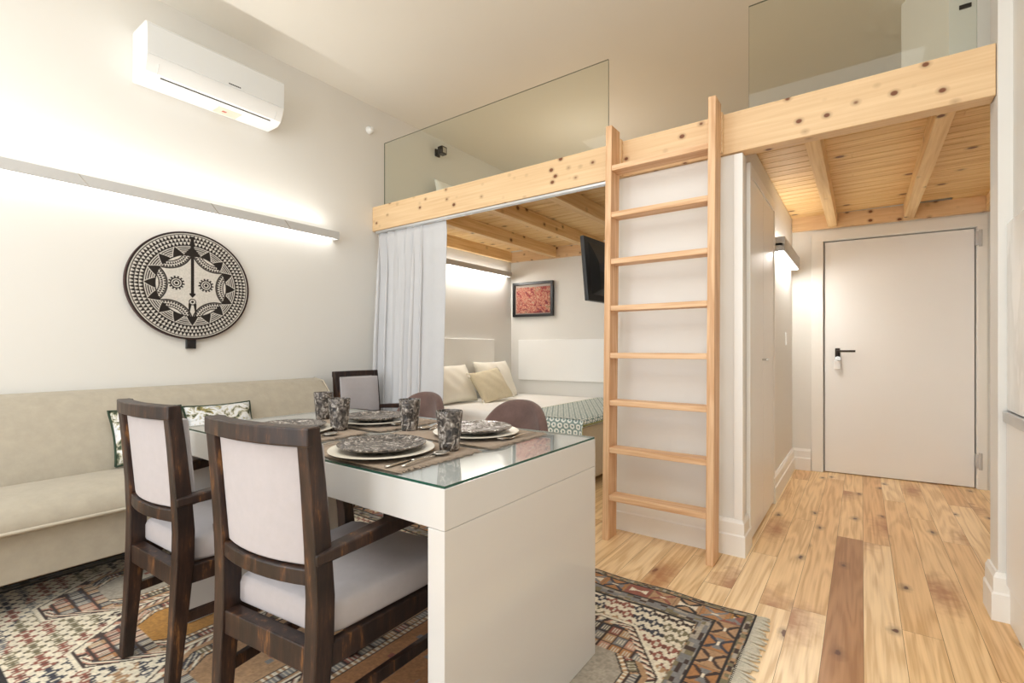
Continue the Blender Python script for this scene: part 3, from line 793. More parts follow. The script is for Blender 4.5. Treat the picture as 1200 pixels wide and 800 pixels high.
# ------------------------------------------------------------------ rug
P_ = dict(cream=(222, 211, 188), rust=(140, 82, 66), navy=(56, 56, 66), slate=(126, 124, 122), olive=(122, 112, 84), tan=(172, 136, 100), brown=(62, 45, 38), gold=(176, 126, 56), stone=(166, 156, 140), orange=(168, 118, 72), black=(36, 32, 32), pink=(188, 140, 116))
P_ = {k: np.array(v, float) for k, v in P_.items()}
RX0, RX1, RY0, RY1 = -3.20, -.335, .10, 2.115
FX0, FX1, FY0, FY1 = -3.0, -.515, .315, 1.915
def pick(h, names):
    arr = np.array([P_[n] for n in names]); return arr[np.clip((h * len(names)).astype(int), 0, len(names) - 1)]
def put(c, m, v):
    return np.where(m[..., None], v, c)
def rug_col(X, Y):
    c = np.ones(X.shape + (3,)) * P_['cream']
    # stepped field motifs
    cx, cy = .054, .062
    row = np.floor(Y / cy); Xs = X + (row % 2) * cx * .5
    ci = np.floor(Xs / cx); u = np.abs(Xs / cx - ci - .5) * 2; v = np.abs(Y / cy - row - .5) * 2
    qu, qv = np.floor(u * 5), np.floor(v * 5)
    hx = hsh(np.floor((X * .75 + Y * .25) / .09), np.floor((Y + X * .3) / .13))
    mc = pick(hx, ['rust', 'slate', 'brown', 'olive', 'navy', 'tan', 'rust', 'olive'])
    c = put(c, (qu + qv <= 3) & ~((qu == 0) & (qv == 1)), mc)
    c = put(c, (qu == 4) & (qv <= 1), mc * .8)
    c = put(c, (qu == 0) & (qv == 4), mc * .7)
    c = put(c, (qu + qv == 0), P_['cream'] * .9)
    # medallions
    for k, (xc, cc) in enumerate(((-2.64, 'stone'), (-2.15, 'gold'), (-1.69, 'tan'), (-1.23, 'orange'), (-.77, 'stone'))):
        dx, dy = np.abs(X - xc), np.abs(Y - 1.115)
        hw = .245
        s = np.minimum(np.minimum(hw - dx, .4445 - .004 - (dx * .804 + dy * .594)), .645 - dy)
        side = (hw - dx) < (.4405 - (dx * .804 + dy * .594))
        al = np.where(side, Y, (X - xc) * np.sign(Y - 1.115) * .6 - dy * .8 * np.sign(X - xc)) 
        c = put(c, s > -.012, P_['cream'])
        c = put(c, (s > 0), P_['brown'])
        fr = (al / .032 + s / .03) % 1.0
        braid = np.where((fr < .45)[..., None], P_['cream'], np.where((fr < .8)[..., None], P_['brown'], P_['pink']))
        c = put(c, s > .007, braid)
        c = put(c, s > .030, P_['tan'])
        c = put(c, s > .050, P_['black'])
        hb = hsh(np.floor(al / .055), np.full_like(al, k + .3))
        blk = pick(hb, ['rust', 'slate', 'tan', 'navy', 'pink', 'olive'])
        fr2 = (al / .0138) % 1.0
        blk = np.where((fr2 < .35)[..., None], P_['cream'] * .9, blk)
        blk = np.where((((al / .055) % 1.0) < .10)[..., None], P_['brown'], blk)
        c = put(c, s > .056, blk)
        c = put(c, s > .082, P_['brown'])
        fr3 = ((al / .02) % 1.0)
        c = put(c, s > .088, np.where((fr3 < .5)[..., None], P_['cream'], P_['tan']))
        c = put(c, s > .104, P_['black'])
        nz = hsh(np.floor(X / .022), np.floor(Y / .022), np.full_like(X, k))
        cen = P_[cc] * (0.93 + .1 * hsh(np.floor(X / .01), np.floor(Y / .01)))[..., None]
        cen = np.where(((nz > .86) & (dx < .09) & (dy < .3))[..., None], pick((nz - .86) / .14, ['slate', 'rust', 'olive']), cen)
        c = put(c, s > .110, cen)
        # block panels at both pointed ends
        e = (dy > .455) & (s > .03)
        gx, gy = np.floor((X - xc + .5) / .042), np.floor(dy / .055)
        pan = pick(hsh(gx, gy, np.full_like(gx, k)), ['tan', 'navy', 'rust', 'orange', 'slate', 'pink'])
        lx_, ly_ = (X - xc + .5) / .042 - gx, dy / .055 - gy
        pan = np.where(((np.abs(lx_ - .5) > .4) | (np.abs(ly_ - .5) > .42))[..., None], P_['brown'], pan)
        pan = np.where(((np.abs(ly_ - .5) < .28) & (((lx_ * 4) % 1) < .45) & (np.abs(lx_ - .5) < .34))[..., None], P_['cream'] * .92, pan)
        c = put(c, e, pan)
    # borders
    d = np.minimum(np.minimum(X - RX0, RX1 - X), np.minimum(Y - RY0, RY1 - Y))
    horiz = np.minimum(Y - RY0, RY1 - Y) < np.minimum(X - RX0, RX1 - X)
    al = np.where(horiz, X, Y)
    bor = (X < FX0) | (X > FX1) | (Y < FY0) | (Y > FY1)
    dd = np.where(bor, d, 9)
    sp1 = hsh(np.floor(al / .016), np.floor(dd / .012))
    c = put(c, bor, pick(sp1, ['olive', 'olive', 'stone', 'brown', 'tan']))
    c = put(c, bor & (dd > .030) & (dd < .038), P_['black'])
    m = bor & (dd >= .038) & (dd < .122)
    cell = np.floor(al / .105); lu = al / .105 - cell - .5; lv = (dd - .08) / .084
    base = pick(hsh(cell, np.full_like(cell, 4.)), ['orange', 'tan', 'orange', 'gold', 'tan', 'rust'])
    alt = pick(hsh(cell, np.full_like(cell, 9.)), ['navy', 'brown', 'rust', 'slate', 'black'])
    base = np.where(((np.abs(np.abs(lu) - np.abs(lv) * .9) < .10) & (np.abs(lu) < .42))[..., None], alt, base)
    base = np.where(((np.abs(lv) < .05) & (np.abs(lu) < .18))[..., None], P_['cream'], base)
    base = np.where(((np.abs(lu) > .12) & (np.abs(lu) < .36) & (np.abs(lv) < np.abs(lu) * .62))[..., None], pick(hsh(cell, np.full_like(cell, 2.)), ['cream', 'slate', 'slate', 'tan']), base)
    base = np.where((np.abs(lu) > .475)[..., None], P_['tan'] * .8, base)
    c = put(c, m, base)
    c = put(c, bor & (dd >= .122) & (dd < .130), P_['black'])
    c = put(c, bor & (dd >= .130) & (dd < .175), pick(hsh(np.floor(al / .028), np.floor((dd) / .015), np.full_like(al, 3.)), ['slate', 'stone', 'slate', 'olive', 'brown']))
    c = put(c, bor & (dd >= .185), P_['black'])
    c = put(c, d < .009, P_['black'])
    return c * (.9 + .14 * hsh(np.floor(X / .006), np.floor(Y / .006)))[..., None]
rug = thing('patterned_rug', 'cream and brown patterned wool rug with medallions under the dining table', 'rug', (-1.77, 1.1, 0))
gx = np.linspace(RX0, RX1, 620)[:, None]; gy = np.linspace(RY0, RY1, 440)[None, :]
GX, GY = np.broadcast_to(gx, (620, 440)), np.broadcast_to(gy, (620, 440))
colr = rug_col(GX, GY)
zz = .009 + .0006 * np.sin(GX * 9 + GY * 5)
wav = .006 * np.sin(GX * 16) * ((GY - RY0) / (RY1 - RY0)) ** 6
pile = attr_grid('rug_pile', GX + 1.77, GY + wav - 1.1, zz, colr, attr_mat('rug_wool', .95, bstr=.5, bscale=420, sheen=.15), rug)
mb = MB().box(RX0 + 1.77 + .002, RX1 + 1.77 - .002, RY0 - 1.1 + .002, RY1 - 1.1 - .009, .0005, .0075); mb.build('rug_backing', 'mat', rug)
mb = MB(); rnd = random.Random(3)
k = RY0
while k < RY1 - .008:
    l = .040 + rnd.random() * .022; a = (rnd.random() - .5) * .022
    xr = RX1 + 1.77
    mb.tube([(xr - .005, k + .005 - 1.1, .005), (xr + l * .35, k + .005 + a * .3 - 1.1, .0062), (xr + l * .7, k + .005 + a * .9 - 1.1, .005), (xr + l, k + .005 + a * 1.3 - 1.1, .0035)], [.0045, .0042, .0048, .0026], 6)
    k += .0105
fo = mb.build('rug_fringe', 'fringe', rug, smooth=True)
RZ = .0105    # top of rug

# ------------------------------------------------------------------ dining table
TX0, TX1, TY0, TY1 = -2.14, -.745, .78, 1.525
tb = thing('dining_table', 'glossy white panel leg dining table standing on the patterned rug', 'table', ((TX0 + TX1) / 2, (TY0 + TY1) / 2, 0))
cx_, cy_ = (TX0 + TX1) / 2, (TY0 + TY1) / 2
hx_, hy_ = (TX1 - TX0) / 2, (TY1 - TY0) / 2
MB().box(-hx_, hx_, -hy_, hy_, .657, .75, .0015).build('tabletop', 'lacq', tb)
for s in (-1, 1):
    a, b = sorted((s * hx_, s * (hx_ - .052)))
    MB().box(a, b, -hy_, hy_, RZ, .6562, .0015).build('panel_leg', 'lacq', tb)
mb = MB().box(TX0 + .002, TX1 - .002, TY0 + .002, TY1 - .002, .7504, .7564)
mb.bm.faces.ensure_lookup_table(); bmesh.ops.recalc_face_normals(mb.bm, faces=mb.bm.faces)
for f in mb.bm.faces: f.material_index = 0 if abs(f.normal.z) > .5 else 1
o = mb.build('glass_sheet', ['tglass', 'gedge'])
tag(o, 'clear glass sheet with dark green edge lying on the white dining table', 'glass sheet')
GZ = .7568

# ------------------------------------------------------------------ place settings
def placemat(x, y, label):
    w, d = .43, .32
    t = thing('placemat', label, 'placemat', (x, y, GZ), 0, 'woven placemats on the table')
    MB().box(-w / 2, w / 2, -d / 2, d / 2, 0, .0032, .001).build('mat_weave', 'mat', t)
    rnd = random.Random(int(x * 100))
    for s in (-1, 1):
        mb = MB(); k = -d / 2
        while k < d / 2 - .004:
            l = .012 + rnd.random() * .012; a = (rnd.random() - .5) * .008
            mb.sweep([[(s * w / 2, k, .0005), (s * w / 2, k, .003), (s * w / 2, k + .004, .003), (s * w / 2, k + .004, .0005)],
                      [(s * (w / 2 + l), k + a, .0003), (s * (w / 2 + l), k + a, .002), (s * (w / 2 + l), k + a + .002, .002), (s * (w / 2 + l), k + a + .002, .0003)]])
            k += .0065
        mb.build('mat_fringe', 'mat', t)
    return t
MZ = GZ + .0034
def plate_prof(r, h, th, foot):
    return [(0, 0), (foot, 0), (foot, .002), (r * .72, .006), (r * .9, h * .75), (r, h), (r - .001, h + th * .4), (r * .95, h + th * .3), (r * .86, h * .72 + th), (r * .7, .006 + th), (0, .005 + th)]
pw = MB().lathe(plate_prof(.150, .014, .004, .09), 64).build('dinner_plate', 'porcelain', smooth=50)
pd = MB().lathe([(0, 0), (.07, 0), (.072, .003), (.095, .006), (.116, .0125), (.125, .017), (.1255, .020), (.121, .0215), (.108, .017), (.09, .0115), (.06, .0095), (0, .009)], 72).build('side_plate', 'dglass', smooth=50)
gl = MB().lathe([(0, 0), (.026, 0), (.0295, .003), (.031, .02), (.0335, .05), (.037, .085), (.0395, .115), (.0392, .117), (.0375, .117), (.0345, .085), (.031, .05), (.028, .018), (.024, .012), (0, .011)], 48).build('tumbler', 'dglass', smooth=50)
# cutlery along +Y (handle at -Y)
def cutl(kind):
    mb = MB()
    L_ = .19
    if kind == 'spoon':
        mb.grid(lambda i, j: ((i - .5) * 2 * .0045 * (1 + .6 * max(0, .3 - j)), -L_ / 2 + j * (L_ - .05), .004 + .004 * math.sin(j * PI)), 3, 10)
        def bowl(i, j):
            u = (i - .5) * 2; v = j
            w = .019 * math.sqrt(max(0, 1 - (2 * v - 1) ** 2)) + .0012
            return (u * w, L_ / 2 - .05 + v * .055, .009 - .006 * (1 - u * u) * math.sin(v * PI) - .001)
        mb.grid(bowl, 9, 14)
    elif kind == 'fork':
        mb.grid(lambda i, j: ((i - .5) * 2 * .0045 * (1 + .6 * max(0, .3 - j)), -L_ / 2 + j * (L_ - .06), .004 + .004 * math.sin(j * PI)), 3, 10)
        mb.grid(lambda i, j: ((i - .5) * 2 * (.0045 + .007 * min(1, j * 2)), L_ / 2 - .06 + j * .025, .004 + .002 * j), 5, 5)
        for k in (-1.5, -.5, .5, 1.5):
            mb.grid(lambda i, j: (k * .0062 + (i - .5) * .0032, L_ / 2 - .036 + j * .04, .006 + .003 * math.sin(j * 2)), 2, 5)
    else:
        mb.grid(lambda i, j: ((i - .5) * 2 * .006, -L_ / 2 + j * .09, .004), 3, 6)
        mb.grid(lambda i, j: (-.006 + i * (.018 * (1 - max(0, j - .6) ** 2 * 4)), -L_ / 2 + .089 + j * .11, .0035), 3, 10)
    return mb.build({'spoon': 'spoon', 'fork': 'fork', 'knife': 'knife'}[kind], 'steel', smooth=True, mods=[SOL(.0022, 0)])
cs = {k: cutl(k) for k in ('spoon', 'fork', 'knife')}
SET = [ # plate x,y ; mat x,y ; glass ; side ; words
    ((-1.125, .920), (-1.143, .957), (-.990, 1.057), 0, 'near right place by the table corner'),
    ((-1.095, 1.305), (-1.137, 1.315), (-1.356, 1.235), PI, 'far right place facing the ladder'),
    ((-1.615, 1.285), (-1.655, 1.315), (-1.872, 1.215), PI, 'far left place facing the curtain'),
    ((-1.665, .945), (-1.668, .957), (-1.563, 1.080), 0, 'near left place nearest the sofa'),
]
first = True
for (p, m, g, rz, wds) in SET:
    placemat(m[0], m[1], 'taupe fringed placemat at the ' + wds)
    def pl(o, loc, r, lab, cat, grp):
        c = o if first else o.copy()
        if not first: COL.objects.link(c)
        c.location = loc; c.rotation_euler = (0, 0, r); tag(c, lab, cat, grp)
    pl(pw, (p[0], p[1], MZ), 0, 'large cream dinner plate at the ' + wds, 'plate', 'cream dinner plates')
    pl(pd, (p[0], p[1], MZ + .0102), random.random() * 6, 'dark embossed glass plate at the ' + wds, 'plate', 'dark glass plates')
    pl(gl, (g[0], g[1], MZ if False else (MZ + .0002 if (abs(g[0] - m[0]) < .2 and abs(g[1] - m[1]) < .15) else GZ + .0002)), random.random() * 6, 'smoky embossed tumbler at the ' + wds, 'glass', 'smoky tumblers')
    def off(dx, dy):
        return (m[0] + dx * math.cos(rz) - dy * math.sin(rz), m[1] + dx * math.sin(rz) + dy * math.cos(rz), MZ + .0008)
    pl(cs['knife'], off(.165, -.06), rz + R(6), 'steel table knife at the ' + wds, 'knife', 'table knives')
    pl(cs['spoon'], off(.192, -.035), rz + R(8), 'steel spoon at the ' + wds, 'spoon', 'table spoons')
    pl(cs['fork'], off(-.195, -.03), rz - R(3), 'steel fork at the ' + wds, 'fork', 'table forks')
    first = False

# ------------------------------------------------------------------ dining armchairs
def make_armchair():
    t = thing('dining_armchair', 'x', 'chair', (0, 0, 0), 0, 'dark wood armchairs around the table')
    def rear(s):
        path = [(s * .182, -.246, RZ + .002), (s * .185, -.230, .2), (s * .187, -.216, .40), (s * .188, -.214, .50), (s * .188, -.221, .62), (s * .188, -.233, .76), (s * .188, -.247, .888)]
        return MB().bar(path, [.018, .020, .022, .022, .021, .020, .019], [.017, .020, .025, .025, .023, .021, .019])
    for s in (-1, 1):
        rear(s).build('rear_post', 'worn', t, mods=[BEV(.004)])
        MB().bar([(s * .222, .222, RZ + .002), (s * .226, .218, .2), (s * .228, .214, .40), (s * .230, .205, .52), (s * .232, .19, .602)], [.015, .019, .022, .020, .018], [.015, .019, .022, .020, .018]).build('front_leg', 'worn', t, mods=[BEV(.004)])
        MB().bar([(s * .196, -.240, .596), (s * .214, -.10, .608), (s * .232, .05, .618), (s * .236, .16, .622), (s * .236, .24, .616)], [.018, .022, .025, .026, .024], [.014, .016, .017, .017, .014]).build('armrest', 'worn', t, mods=[BEV(.005)])
        MB().bar([(s * .190, -.205, .365), (s * .224, .205, .365)], .014, .027).build('seat_rail', 'worn', t, mods=[BEV(.003)])
        MB().bar([(s * .186, -.222, .235), (s * .224, .21, .235)], .010, .016).build('stretcher', 'worn', t, mods=[BEV(.003)])
    MB().box(-.172, .172, -.236, -.198, .332, .393, .003).build('seat_rail', 'worn', t)
    MB().box(-.212, .212, .198, .232, .335, .392, .003).build('seat_rail', 'worn', t)
    def arc(zc, hw, hd, ybase, bow, half=.19, n=9):
        pts = []
        for k in range(n):
            u = -1 + 2 * k / (n - 1)
            pts.append((u * half, ybase - bow * (1 - u * u), zc))
        return MB().bar(pts, hw, hd, (0, 0, 1))
    arc(.868, .021, .020, -.244, .026, .207).build('top_rail', 'worn', t, mods=[BEV(.004)])
    arc(.549, .019, .015, -.219, .024, .176).build('lower_back_rail', 'worn', t, mods=[BEV(.004)])
    # upholstered back panel
    def yc(z): return -.220 - (z - .585) / .25 * .022
    mb = MB()
    def ring(z, ex):
        q = []; n = 9
        for k in range(n):
            u = -1 + 2 * k / (n - 1); q.append((u * .166, yc(z) - .024 * (1 - u * u) - .006, z))
        for k in range(n):
            u = 1 - 2 * k / (n - 1); q.append((u * .180, yc(z) - .024 * (1 - u * u) + .046 + ex * (1 - u ** 4), z))
        return q
    mb.sweep([ring(z, e) for z, e in ((.571, .004), (.584, .016), (.64, .024), (.71, .027), (.79, .024), (.835, .016), (.844, .004))])
    mb.build('back_cushion', 'chairfab', t, smooth=50, mods=[BEV(.004, 2)])
    # seat cushion
    mb = MB()
    def srow(z, ins, dome):
        q = []
        pts = [(-.170, -.196), (.170, -.196), (.190, -.15), (.222, .10), (.232, .235), (.20, .252), (-.20, .252), (-.232, .235), (-.222, .10), (-.190, -.15)]
        for a, b_ in pts: q.append((a * (1 - ins), (b_ - .03) * (1 - ins) + .03, z))
        return q
    mb.sweep([srow(.3935, .03, 0), srow(.401, .0, 0), srow(.448, .0, 0), srow(.464, .025, 0), srow(.474, .10, 0), srow(.481, .35, 0), srow(.483, .7, 0)])
    mb.build('seat_cushion', 'chairfab', t, smooth=55, mods=[BEV(.006, 2)])
    for c in t.children: c.data.transform(Matrix.Diagonal((.95, 1, 1, 1)))
    return t
ch = make_armchair()
ch.location = (-1.188, .828, 0); ch.rotation_euler = (0, 0, R(6)); ch['label'] = 'worn dark wood armchair seen from behind, nearest the white table corner'
dup(ch, (-1.872, .826, 0), R(2), 'worn dark wood armchair seen from behind, closer to the sofa')
dup(ch, (-2.955, 2.36, 0), R(-90), 'dark wood armchair against the wall between sofa end and curtain')

# ------------------------------------------------------------------ velvet tub chairs
def make_velvet():
    t = thing('velvet_chair', 'x', 'chair', (0, 0, 0), 0, 'brown velvet chairs behind the table')
    # chair faces +Y locally, back at -Y
    mb = MB()
    def sh(i, j):
        u = i * 2 - 1
        a = u * R(62); rad = .235
        x = rad * math.sin(a) * 1.0; y = -.02 - .20 * math.cos(a)
        top = .445 + .365 * (1 - abs(u) ** 2.6) ** .55 if abs(u) < 1 else .445
        z = .40 + (top - .40) * j
        y -= .05 * j * math.cos(a) * (z - .4) / .4
        return (x, y, z)
    mb.grid(sh, 41, 14)
    mb.build('backrest', 'velvet', t, smooth=True, mods=[SOL(.042, 0), SUB(1)])
    mb = MB()
    def ring(z, k):
        return [((.215 * k) * math.cos(2 * PI * i / 28), (.205 * k) * math.sin(2 * PI * i / 28) + .01 + (.02 if math.sin(2 * PI * i / 28) > 0 else 0), z) for i in range(28)]
    mb.sweep([ring(.385, .80), ring(.395, .95), ring(.42, 1.0), ring(.45, .98), ring(.468, .86), ring(.474, .5)])
    mb.build('seat', 'velvet', t, smooth=50)
    for sx_ in (-1, 1):
        for sy_ in (-1, 1):
            MB().tube([(sx_ * .19, .01 + sy_ * .185, .0005), (sx_ * .14, .01 + sy_ * .135, .392)], [.010, .017], 12).build('leg', 'darkleg', t, smooth=40)
    return t
v = make_velvet()
v.location = (-1.30, 1.625, RZ + .0008); v.rotation_euler = (0, 0, R(180)); v['label'] = 'round backed brown velvet chair behind the table, nearer the ladder'
dup(v, (-1.965, 1.665, RZ + .0008), R(180), 'round backed brown velvet chair behind the table, nearer the curtain')

# ------------------------------------------------------------------ curtain
def cur(i, j):
    # i along width, j from top to bottom
    u = i
    if u < .70: 
        w = u / .70; fold = math.sin(w * 2 * PI * 5.6 + 1.0 * math.sin(w * 7)) * (.026 + .030 * min(1, j * 2.2)) * (.75 + .35 * math.sin(w * 9 + 1)) + .008 * math.sin(w * 37 + 1.3 + j)
        ph = w * 2 * PI * 5.6 + 1.0 * math.sin(w * 7)
        x = -3.395 + w * .545 - .01 * j * (1 - w) + .021 * math.sin(2 * ph + .5) * min(1, j * 6)
    else:
        w = (u - .70) / .30; fold = .020 * math.sin(w * PI * .9) * (1 - .3 * j) + .012 * math.sin(w * 2 * PI * 1.2 + .4) * (1 - j)
        x = -2.85 + w * .245 + .0 * j
    pinch = max(0, 1 - j / .035)
    fold *= 1 - .55 * pinch
    z = 2.0415 - j * 2.0215
    return (x + .006 * math.sin(u * 60) * pinch + .03, 2.707 - .045 * min(1, j * 1.2) + fold, z)
mb = MB(); mb.grid(cur, 260, 40)
o = mb.build('curtain', 'curtain', smooth=True, mods=[SOL(.003, 0)])
tag(o, 'pale grey gathered curtain hanging from the loft beam beside the bed', 'curtain')

# ------------------------------------------------------------------ bed and alcove
BX0, BX1, BY0 = -3.345, -1.69, 3.18
def by1(x): return yb(x) - .02
bed = thing('bed', 'low bed with white sheet in the alcove under the loft', 'bed', ((BX0 + BX1) / 2, 4.0, 0))
bcx = (BX0 + BX1) / 2
def quad(x0, x1, y0, dy, z0, z1):
    return MB().prism([(x0 - bcx, y0 - 4.0), (x1 - bcx, y0 - 4.0), (x1 - bcx, by1(x1) - dy - 4.0), (x0 - bcx, by1(x0) - dy - 4.0)], z0, z1, 'Z')
quad(BX0, BX1 - .012, BY0 + .012, .01, .05, .34).build('bed_base', 'bedbase', bed, mods=[BEV(.012, 3)])
quad(BX0, BX1, BY0, 0, .342, .535).build('mattress', 'sheet', bed, smooth=40, mods=[BEV(.05, 5)])
mb = quad(BX1 - .013, BX1 + .006, BY0 + .02, .02, .06, .47); mb.build('footboard', 'bedbase', bed, mods=[BEV(.006, 2)])
for a, b_ in ((BX0 + .08, BY0 + .1), (BX1 - .1, BY0 + .1), (BX0 + .08, 4.55), (BX1 - .1, 4.6)):
    MB().box(a - .03 - bcx, a + .03 - bcx, b_ - .03 - 4, b_ + .03 - 4, 0, .052).build('foot', 'darkleg', bed)
# throw across the foot end
def throw_pt(s, t):
    """s across (x), t along y then over the near edge"""
    a0 = s * .665; fl = .585
    x = -2.285 + a0; drop = 0
    if a0 > fl:
        q = min((a0 - fl) / .048, PI / 2); x = -2.285 + fl + .048 * math.sin(q); drop = .048 * (1 - math.cos(q)) + max(0, a0 - fl - .048 * PI / 2)
    L1 = by1(-2.2) - .05 - (BY0 - .0)
    if t < L1: y, z = by1(-2.2) - .05 - t, .541
    else:
        q = t - L1; rad = .05
        if q < rad * PI / 2:
            a = q / rad; y = BY0 + .044 - rad * math.sin(a) - .008; z = .541 - rad * (1 - math.cos(a))
            y = BY0 + .036 - .044 * math.sin(a)
        else:
            y = BY0 - .008 - .006 * math.sin(s * 14); z = .541 - rad - (q - rad * PI / 2)
    z -= drop * (1 if t < L1 + .02 else .25)
    return x, y, z
ns, nt_ = 130, 380
LT = by1(-2.2) - .05 - BY0 + .05 * PI / 2 + .22
S_, T_ = np.meshgrid(np.linspace(0, 1, ns), np.linspace(0, LT, nt_), indexing='ij')
pts = np.array([[throw_pt(S_[i, j], T_[i, j]) for j in range(nt_)] for i in range(ns)])
A, Bq = S_ * .665, T_
hxr = .052; rowi = np.floor(Bq / (hxr * .866)); aa_ = A + (rowi % 2) * hxr * .5
best = np.full(A.shape, 9.)
for dr in (-1, 0, 1):
    r_ = rowi + dr; offx = (r_ % 2) * hxr * .5; cxx = (np.floor((A - offx) / hxr) + .5) * hxr + offx
    for dc in (-1, 0, 1):
        best = np.minimum(best, np.hypot(A - (cxx + dc * hxr), Bq - (r_ + .5) * hxr * .866))
ring = (best > .0085) & (best < .0205)
tcol = np.where(ring[..., None], np.array((236., 238., 232.)), np.array((130., 152., 148.)))
tcol = np.where((best < .006)[..., None], np.array((108., 136., 138.)), tcol)
edge = (A > .653) | (A < .010)
tcol = np.where(edge[..., None], np.array((170., 168., 110.)), tcol)
th = attr_grid('throw_blanket', pts[..., 0], pts[..., 1], pts[..., 2], tcol, attr_mat('throw_weave', .9, bstr=.2))
th.modifiers.new('solid', 'SOLIDIFY').thickness = .004; th.modifiers['solid'].offset = 1
tag(th, 'teal and white ring patterned throw across the foot of the bed', 'blanket')
# pillows at the head (left wall)
pillow('bed_pillow', 'pillow', .58, .40, .17, (-3.125, 3.47, .54), R(90), R(-26), 'cream pillow on the bed, left one half hidden by the curtain', 'cream bed pillows', seed=7, cat='pillow')
pillow('bed_pillow', 'pillow', .58, .42, .17, (-3.135, 4.17, .54), R(90), R(-24), 'large cream pillow on the bed behind the tasselled sand cushion', 'cream bed pillows', seed=8, cat='pillow')
pillow('tassel_cushion', 'sand', .44, .36, .14, (-2.93, 3.86, .545), R(90 - 8), R(-34), 'sand coloured cushion with corner tassels leaning on the bed pillows', tassel='pillow', seed=9, roll=R(-8))
# headboard panels
o = MB().box(XL + .001, XL + .035, 3.0, 4.345, .60, 1.165, .004).build('headboard_panel', 'panel'); tag(o, 'white headboard panel on the left alcove wall behind the pillows', 'headboard')
hb = MB().box(0, 1.55, -.035, -.001, .70, 1.165, .004).build('wall_panel', 'panel', loc=(-3.29, yb(-3.29), 0), rot=(0, 0, ang))
tag(hb, 'white rectangular panel on the back wall below the red painting', 'headboard')
# painting
pc = thing('framed_painting', 'small red abstract painting in a black box frame on the alcove wall', 'picture', (-3.395, yb(-3.395), 1.635), ang)
pwid, ph_ = .40, .40
# frame bounds measured on the wall
fw, fh = .53, .40
mb = MB(); t_ = .028; dpt = -.045
pc.location = (-3.365, yb(-3.365), 1.435)
for q in ((0, t_, 0, fh), (fw - t_, fw, 0, fh), (t_, fw - t_, 0, t_), (t_, fw - t_, fh - t_, fh)): mb.box(q[0], q[1], dpt, -.001, q[2], q[3])
mb.build('frame', 'black', pc, mods=[BEV(.002)])
MB().box(t_, fw - t_, -.02, -.004, t_, fh - t_).build('mount', plain('grey_mount', (170, 158, 148), .8), pc)
MB().box(t_ + .016, fw - t_ - .012, -.026, -.0205, t_ + .012, fh - t_ - .03, .001).build('canvas', 'art', pc)
# television
tv = thing('television', 'black flat television on a bracket turned towards the bed', 'television', (-1.47, 2.86, 1.37), 0)
tilt = R(-5)
ROT = Matrix.Translation((-1.455, 2.85, 1.375)) @ Matrix.Rotation(R(-3), 4, 'Z') @ Matrix.Rotation(R(-5), 4, 'Y')
tv.matrix_world = ROT
MB().box(-.014, .014, 0, .72, 0, .43, .004).build('bezel', 'black', tv)
MB().box(-.0155, -.0141, .012, .708, .018, .418).build('screen', plain('screen_glass', (10, 10, 12), .08), tv)
mb = MB(); mb.sweep([[(.0142, .05, .04), (.0142, .67, .04), (.0142, .67, .40), (.0142, .05, .40)], [(.03, .09, .06), (.03, .63, .06), (.03, .63, .34), (.03, .09, .34)], [(.044, .13, .08), (.044, .59, .08), (.044, .59, .26), (.044, .13, .26)]])
mb.build('rear_cover', 'black', tv, mods=[BEV(.006, 2)])
MB().box(.0305, .046, .14, .30, .20, .255, .003).build('port_panel', plain('port_grey', (58, 58, 62), .5), tv)
MB().box(.0442, .058, .28, .44, .10, .24, .003).tube([(.055, .36, .17), (.16, .36, .185), (.28, .36, .19)], .016, 10).box(.262, .276, .30, .42, .10, .28, .003).build('wall_bracket', 'iron', tv)

# ------------------------------------------------------------------ loft small items
pillow('loft_pillow', 'sheet', .60, .47, .14, (-3.20, 3.62, 2.232), R(90), R(-14), 'white pillow standing in the loft behind the glass', seed=12, cat='pillow')
sp = thing('spotlight', 'small dark square spotlight on the wall above the loft', 'spotlight', (XL, 3.46, 2.99))
MB().box(.001, .018, -.03, .03, -.035, .035, .003).build('wall_plate', 'iron', sp)
MB().tube([(.018, .0, .0), (.05, -.0, .01)], .010, 10).build('arm', 'iron', sp, smooth=40)
MB().box(.045, .105, -.035, .035, -.03, .045, .004).build('lamp_head', 'iron', sp)
MB().box(.1055, .107, -.022, .022, -.018, .032, .001).build('lens', 'chrome', sp)
o = MB().lathe([(0, 0), (.032, 0), (.032, .022), (.026, .03), (.02, .045), (0, .05)], 24).build('motion_sensor', 'white_pl', smooth=40, loc=(XL + .001, 2.645, 2.92), rot=(0, R(90), 0))
tag(o, 'small white round sensor high on the left wall near the balustrade', 'sensor')
sw = thing('socket_plate', 'pair of dark wall sockets on the loft wall behind the glass', 'socket', (.435, 3.42, 2.835))
for k in range(2):
    MB().box(-.024, .024, -.008, -.001, k * .062 - .011, k * .062 + .011, .002).build('socket', 'iron', sw)
o = MB().box(PX1, PX1 + .008, 4.44, 4.50, 1.09, 1.19, .002).build('light_switch', 'white_pl'); tag(o, 'white light switch on the corridor wall by the entrance door', 'switch')

# ------------------------------------------------------------------ kitchen edge at the right
kt = thing('kitchen_cabinet', 'white kitchen cabinet with aluminium edge at the right border', 'cabinet', (XR, 2.2, 0))
MB().box(-.022, -.001, -1.3, .44, .15, .775, .002).build('side_panel', 'doorp', kt)
MB().box(-.012, -.001, -1.3, .445, 0, .149).build('plinth', 'trim', kt)
MB().box(-.030, -.001, -1.3, .452, .777, .818, .002).build('edge_strip', 'alu', kt)
o = MB().box(XR - .018, XR - .001, .9, 2.655, .822, 1.545, .002).build('marble_slab', 'marble'); tag(o, 'white veined marble splashback on the right wall above the cabinet', 'splashback')

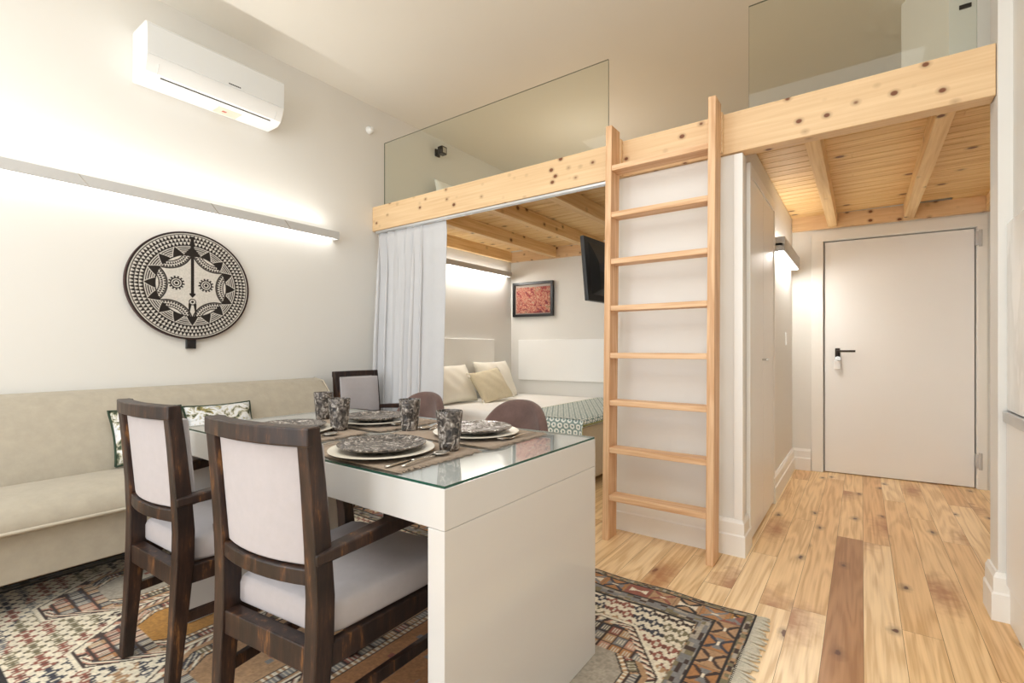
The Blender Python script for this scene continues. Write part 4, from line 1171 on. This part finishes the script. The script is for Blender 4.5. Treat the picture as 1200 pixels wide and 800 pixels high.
# ------------------------------------------------------------------ light
def area(name, loc, rot, sx_, sy_, power, col):
    l = bpy.data.lights.new(name, 'AREA'); l.shape = 'RECTANGLE'; l.size = sx_; l.size_y = sy_; l.energy = power; l.color = col
    o = bpy.data.objects.new(name, l); COL.objects.link(o); o.location = loc; o.rotation_euler = rot; return o
for a, b in WINS:
    area('daylight', ((a + b) / 2, YF + .02, (WZ0 + WZ1) / 2), (R(90), 0, 0), b - a - .1, WZ1 - WZ0 - .1, 33, (.91, .955, 1.0))
area('ceiling_fill', (-.95, .05, ZC - .03), (0, 0, 0), 2.6, 2.4, 44, (.91, .97, 1))  # added soft overhead fill for the room, no fixture modelled
def point(name, loc, rad, power, col):
    l = bpy.data.lights.new(name, 'POINT'); l.energy = power; l.color = col; l.shadow_soft_size = rad
    o = bpy.data.objects.new(name, l); COL.objects.link(o); o.location = loc; return o
point('loft_fill', (-2.1, 4.1, 2.50), .25, 6, (1, .96, .9))  # added fill hidden behind the beam to brighten the loft ceiling
w = bpy.data.worlds.new('sky'); scene.world = w; w.use_nodes = True
bg = w.node_tree.nodes['Background']; bg.inputs['Color'].default_value = (.85, .92, 1, 1); bg.inputs['Strength'].default_value = 2.0

area('wall_strip_glow', (XL + .06, .35, 1.985), (0, R(208), 0), .03, 3.7, 11, warm)
area('alcove_strip_glow', (XL + .05, 3.78, 1.895), (0, R(-32), 0), .03, 1.5, 9, warm)
area('corridor_strip_glow', (PX1 + .04, 4.3, 1.73), (0, R(-40), 0), .03, .9, 4.5, warm)
# ------------------------------------------------------------------ camera
cd = bpy.data.cameras.new('camera'); cam = bpy.data.objects.new('camera', cd); COL.objects.link(cam)
cd.sensor_width = 36; cd.lens = 569 / 1200 * 36; cd.shift_y = 8.5 / 1200; cd.clip_start = .02
cam.location = (0, 0, 1.06); cam.rotation_euler = (R(90), 0, math.atan2(410, 569))
scene.camera = cam
scene.view_settings.view_transform = 'Standard'; scene.view_settings.look = 'None'
scene.view_settings.gamma = 1; scene.view_settings.use_curve_mapping = False
scene.view_settings.exposure = 0.1
scene.cycles.use_denoising = True
scene.cycles.max_bounces = 10; scene.cycles.diffuse_bounces = 6; scene.cycles.transparent_max_bounces = 12
scene.cycles.caustics_reflective = False; scene.cycles.caustics_refractive = False
scene.cycles.sample_clamp_indirect = 8
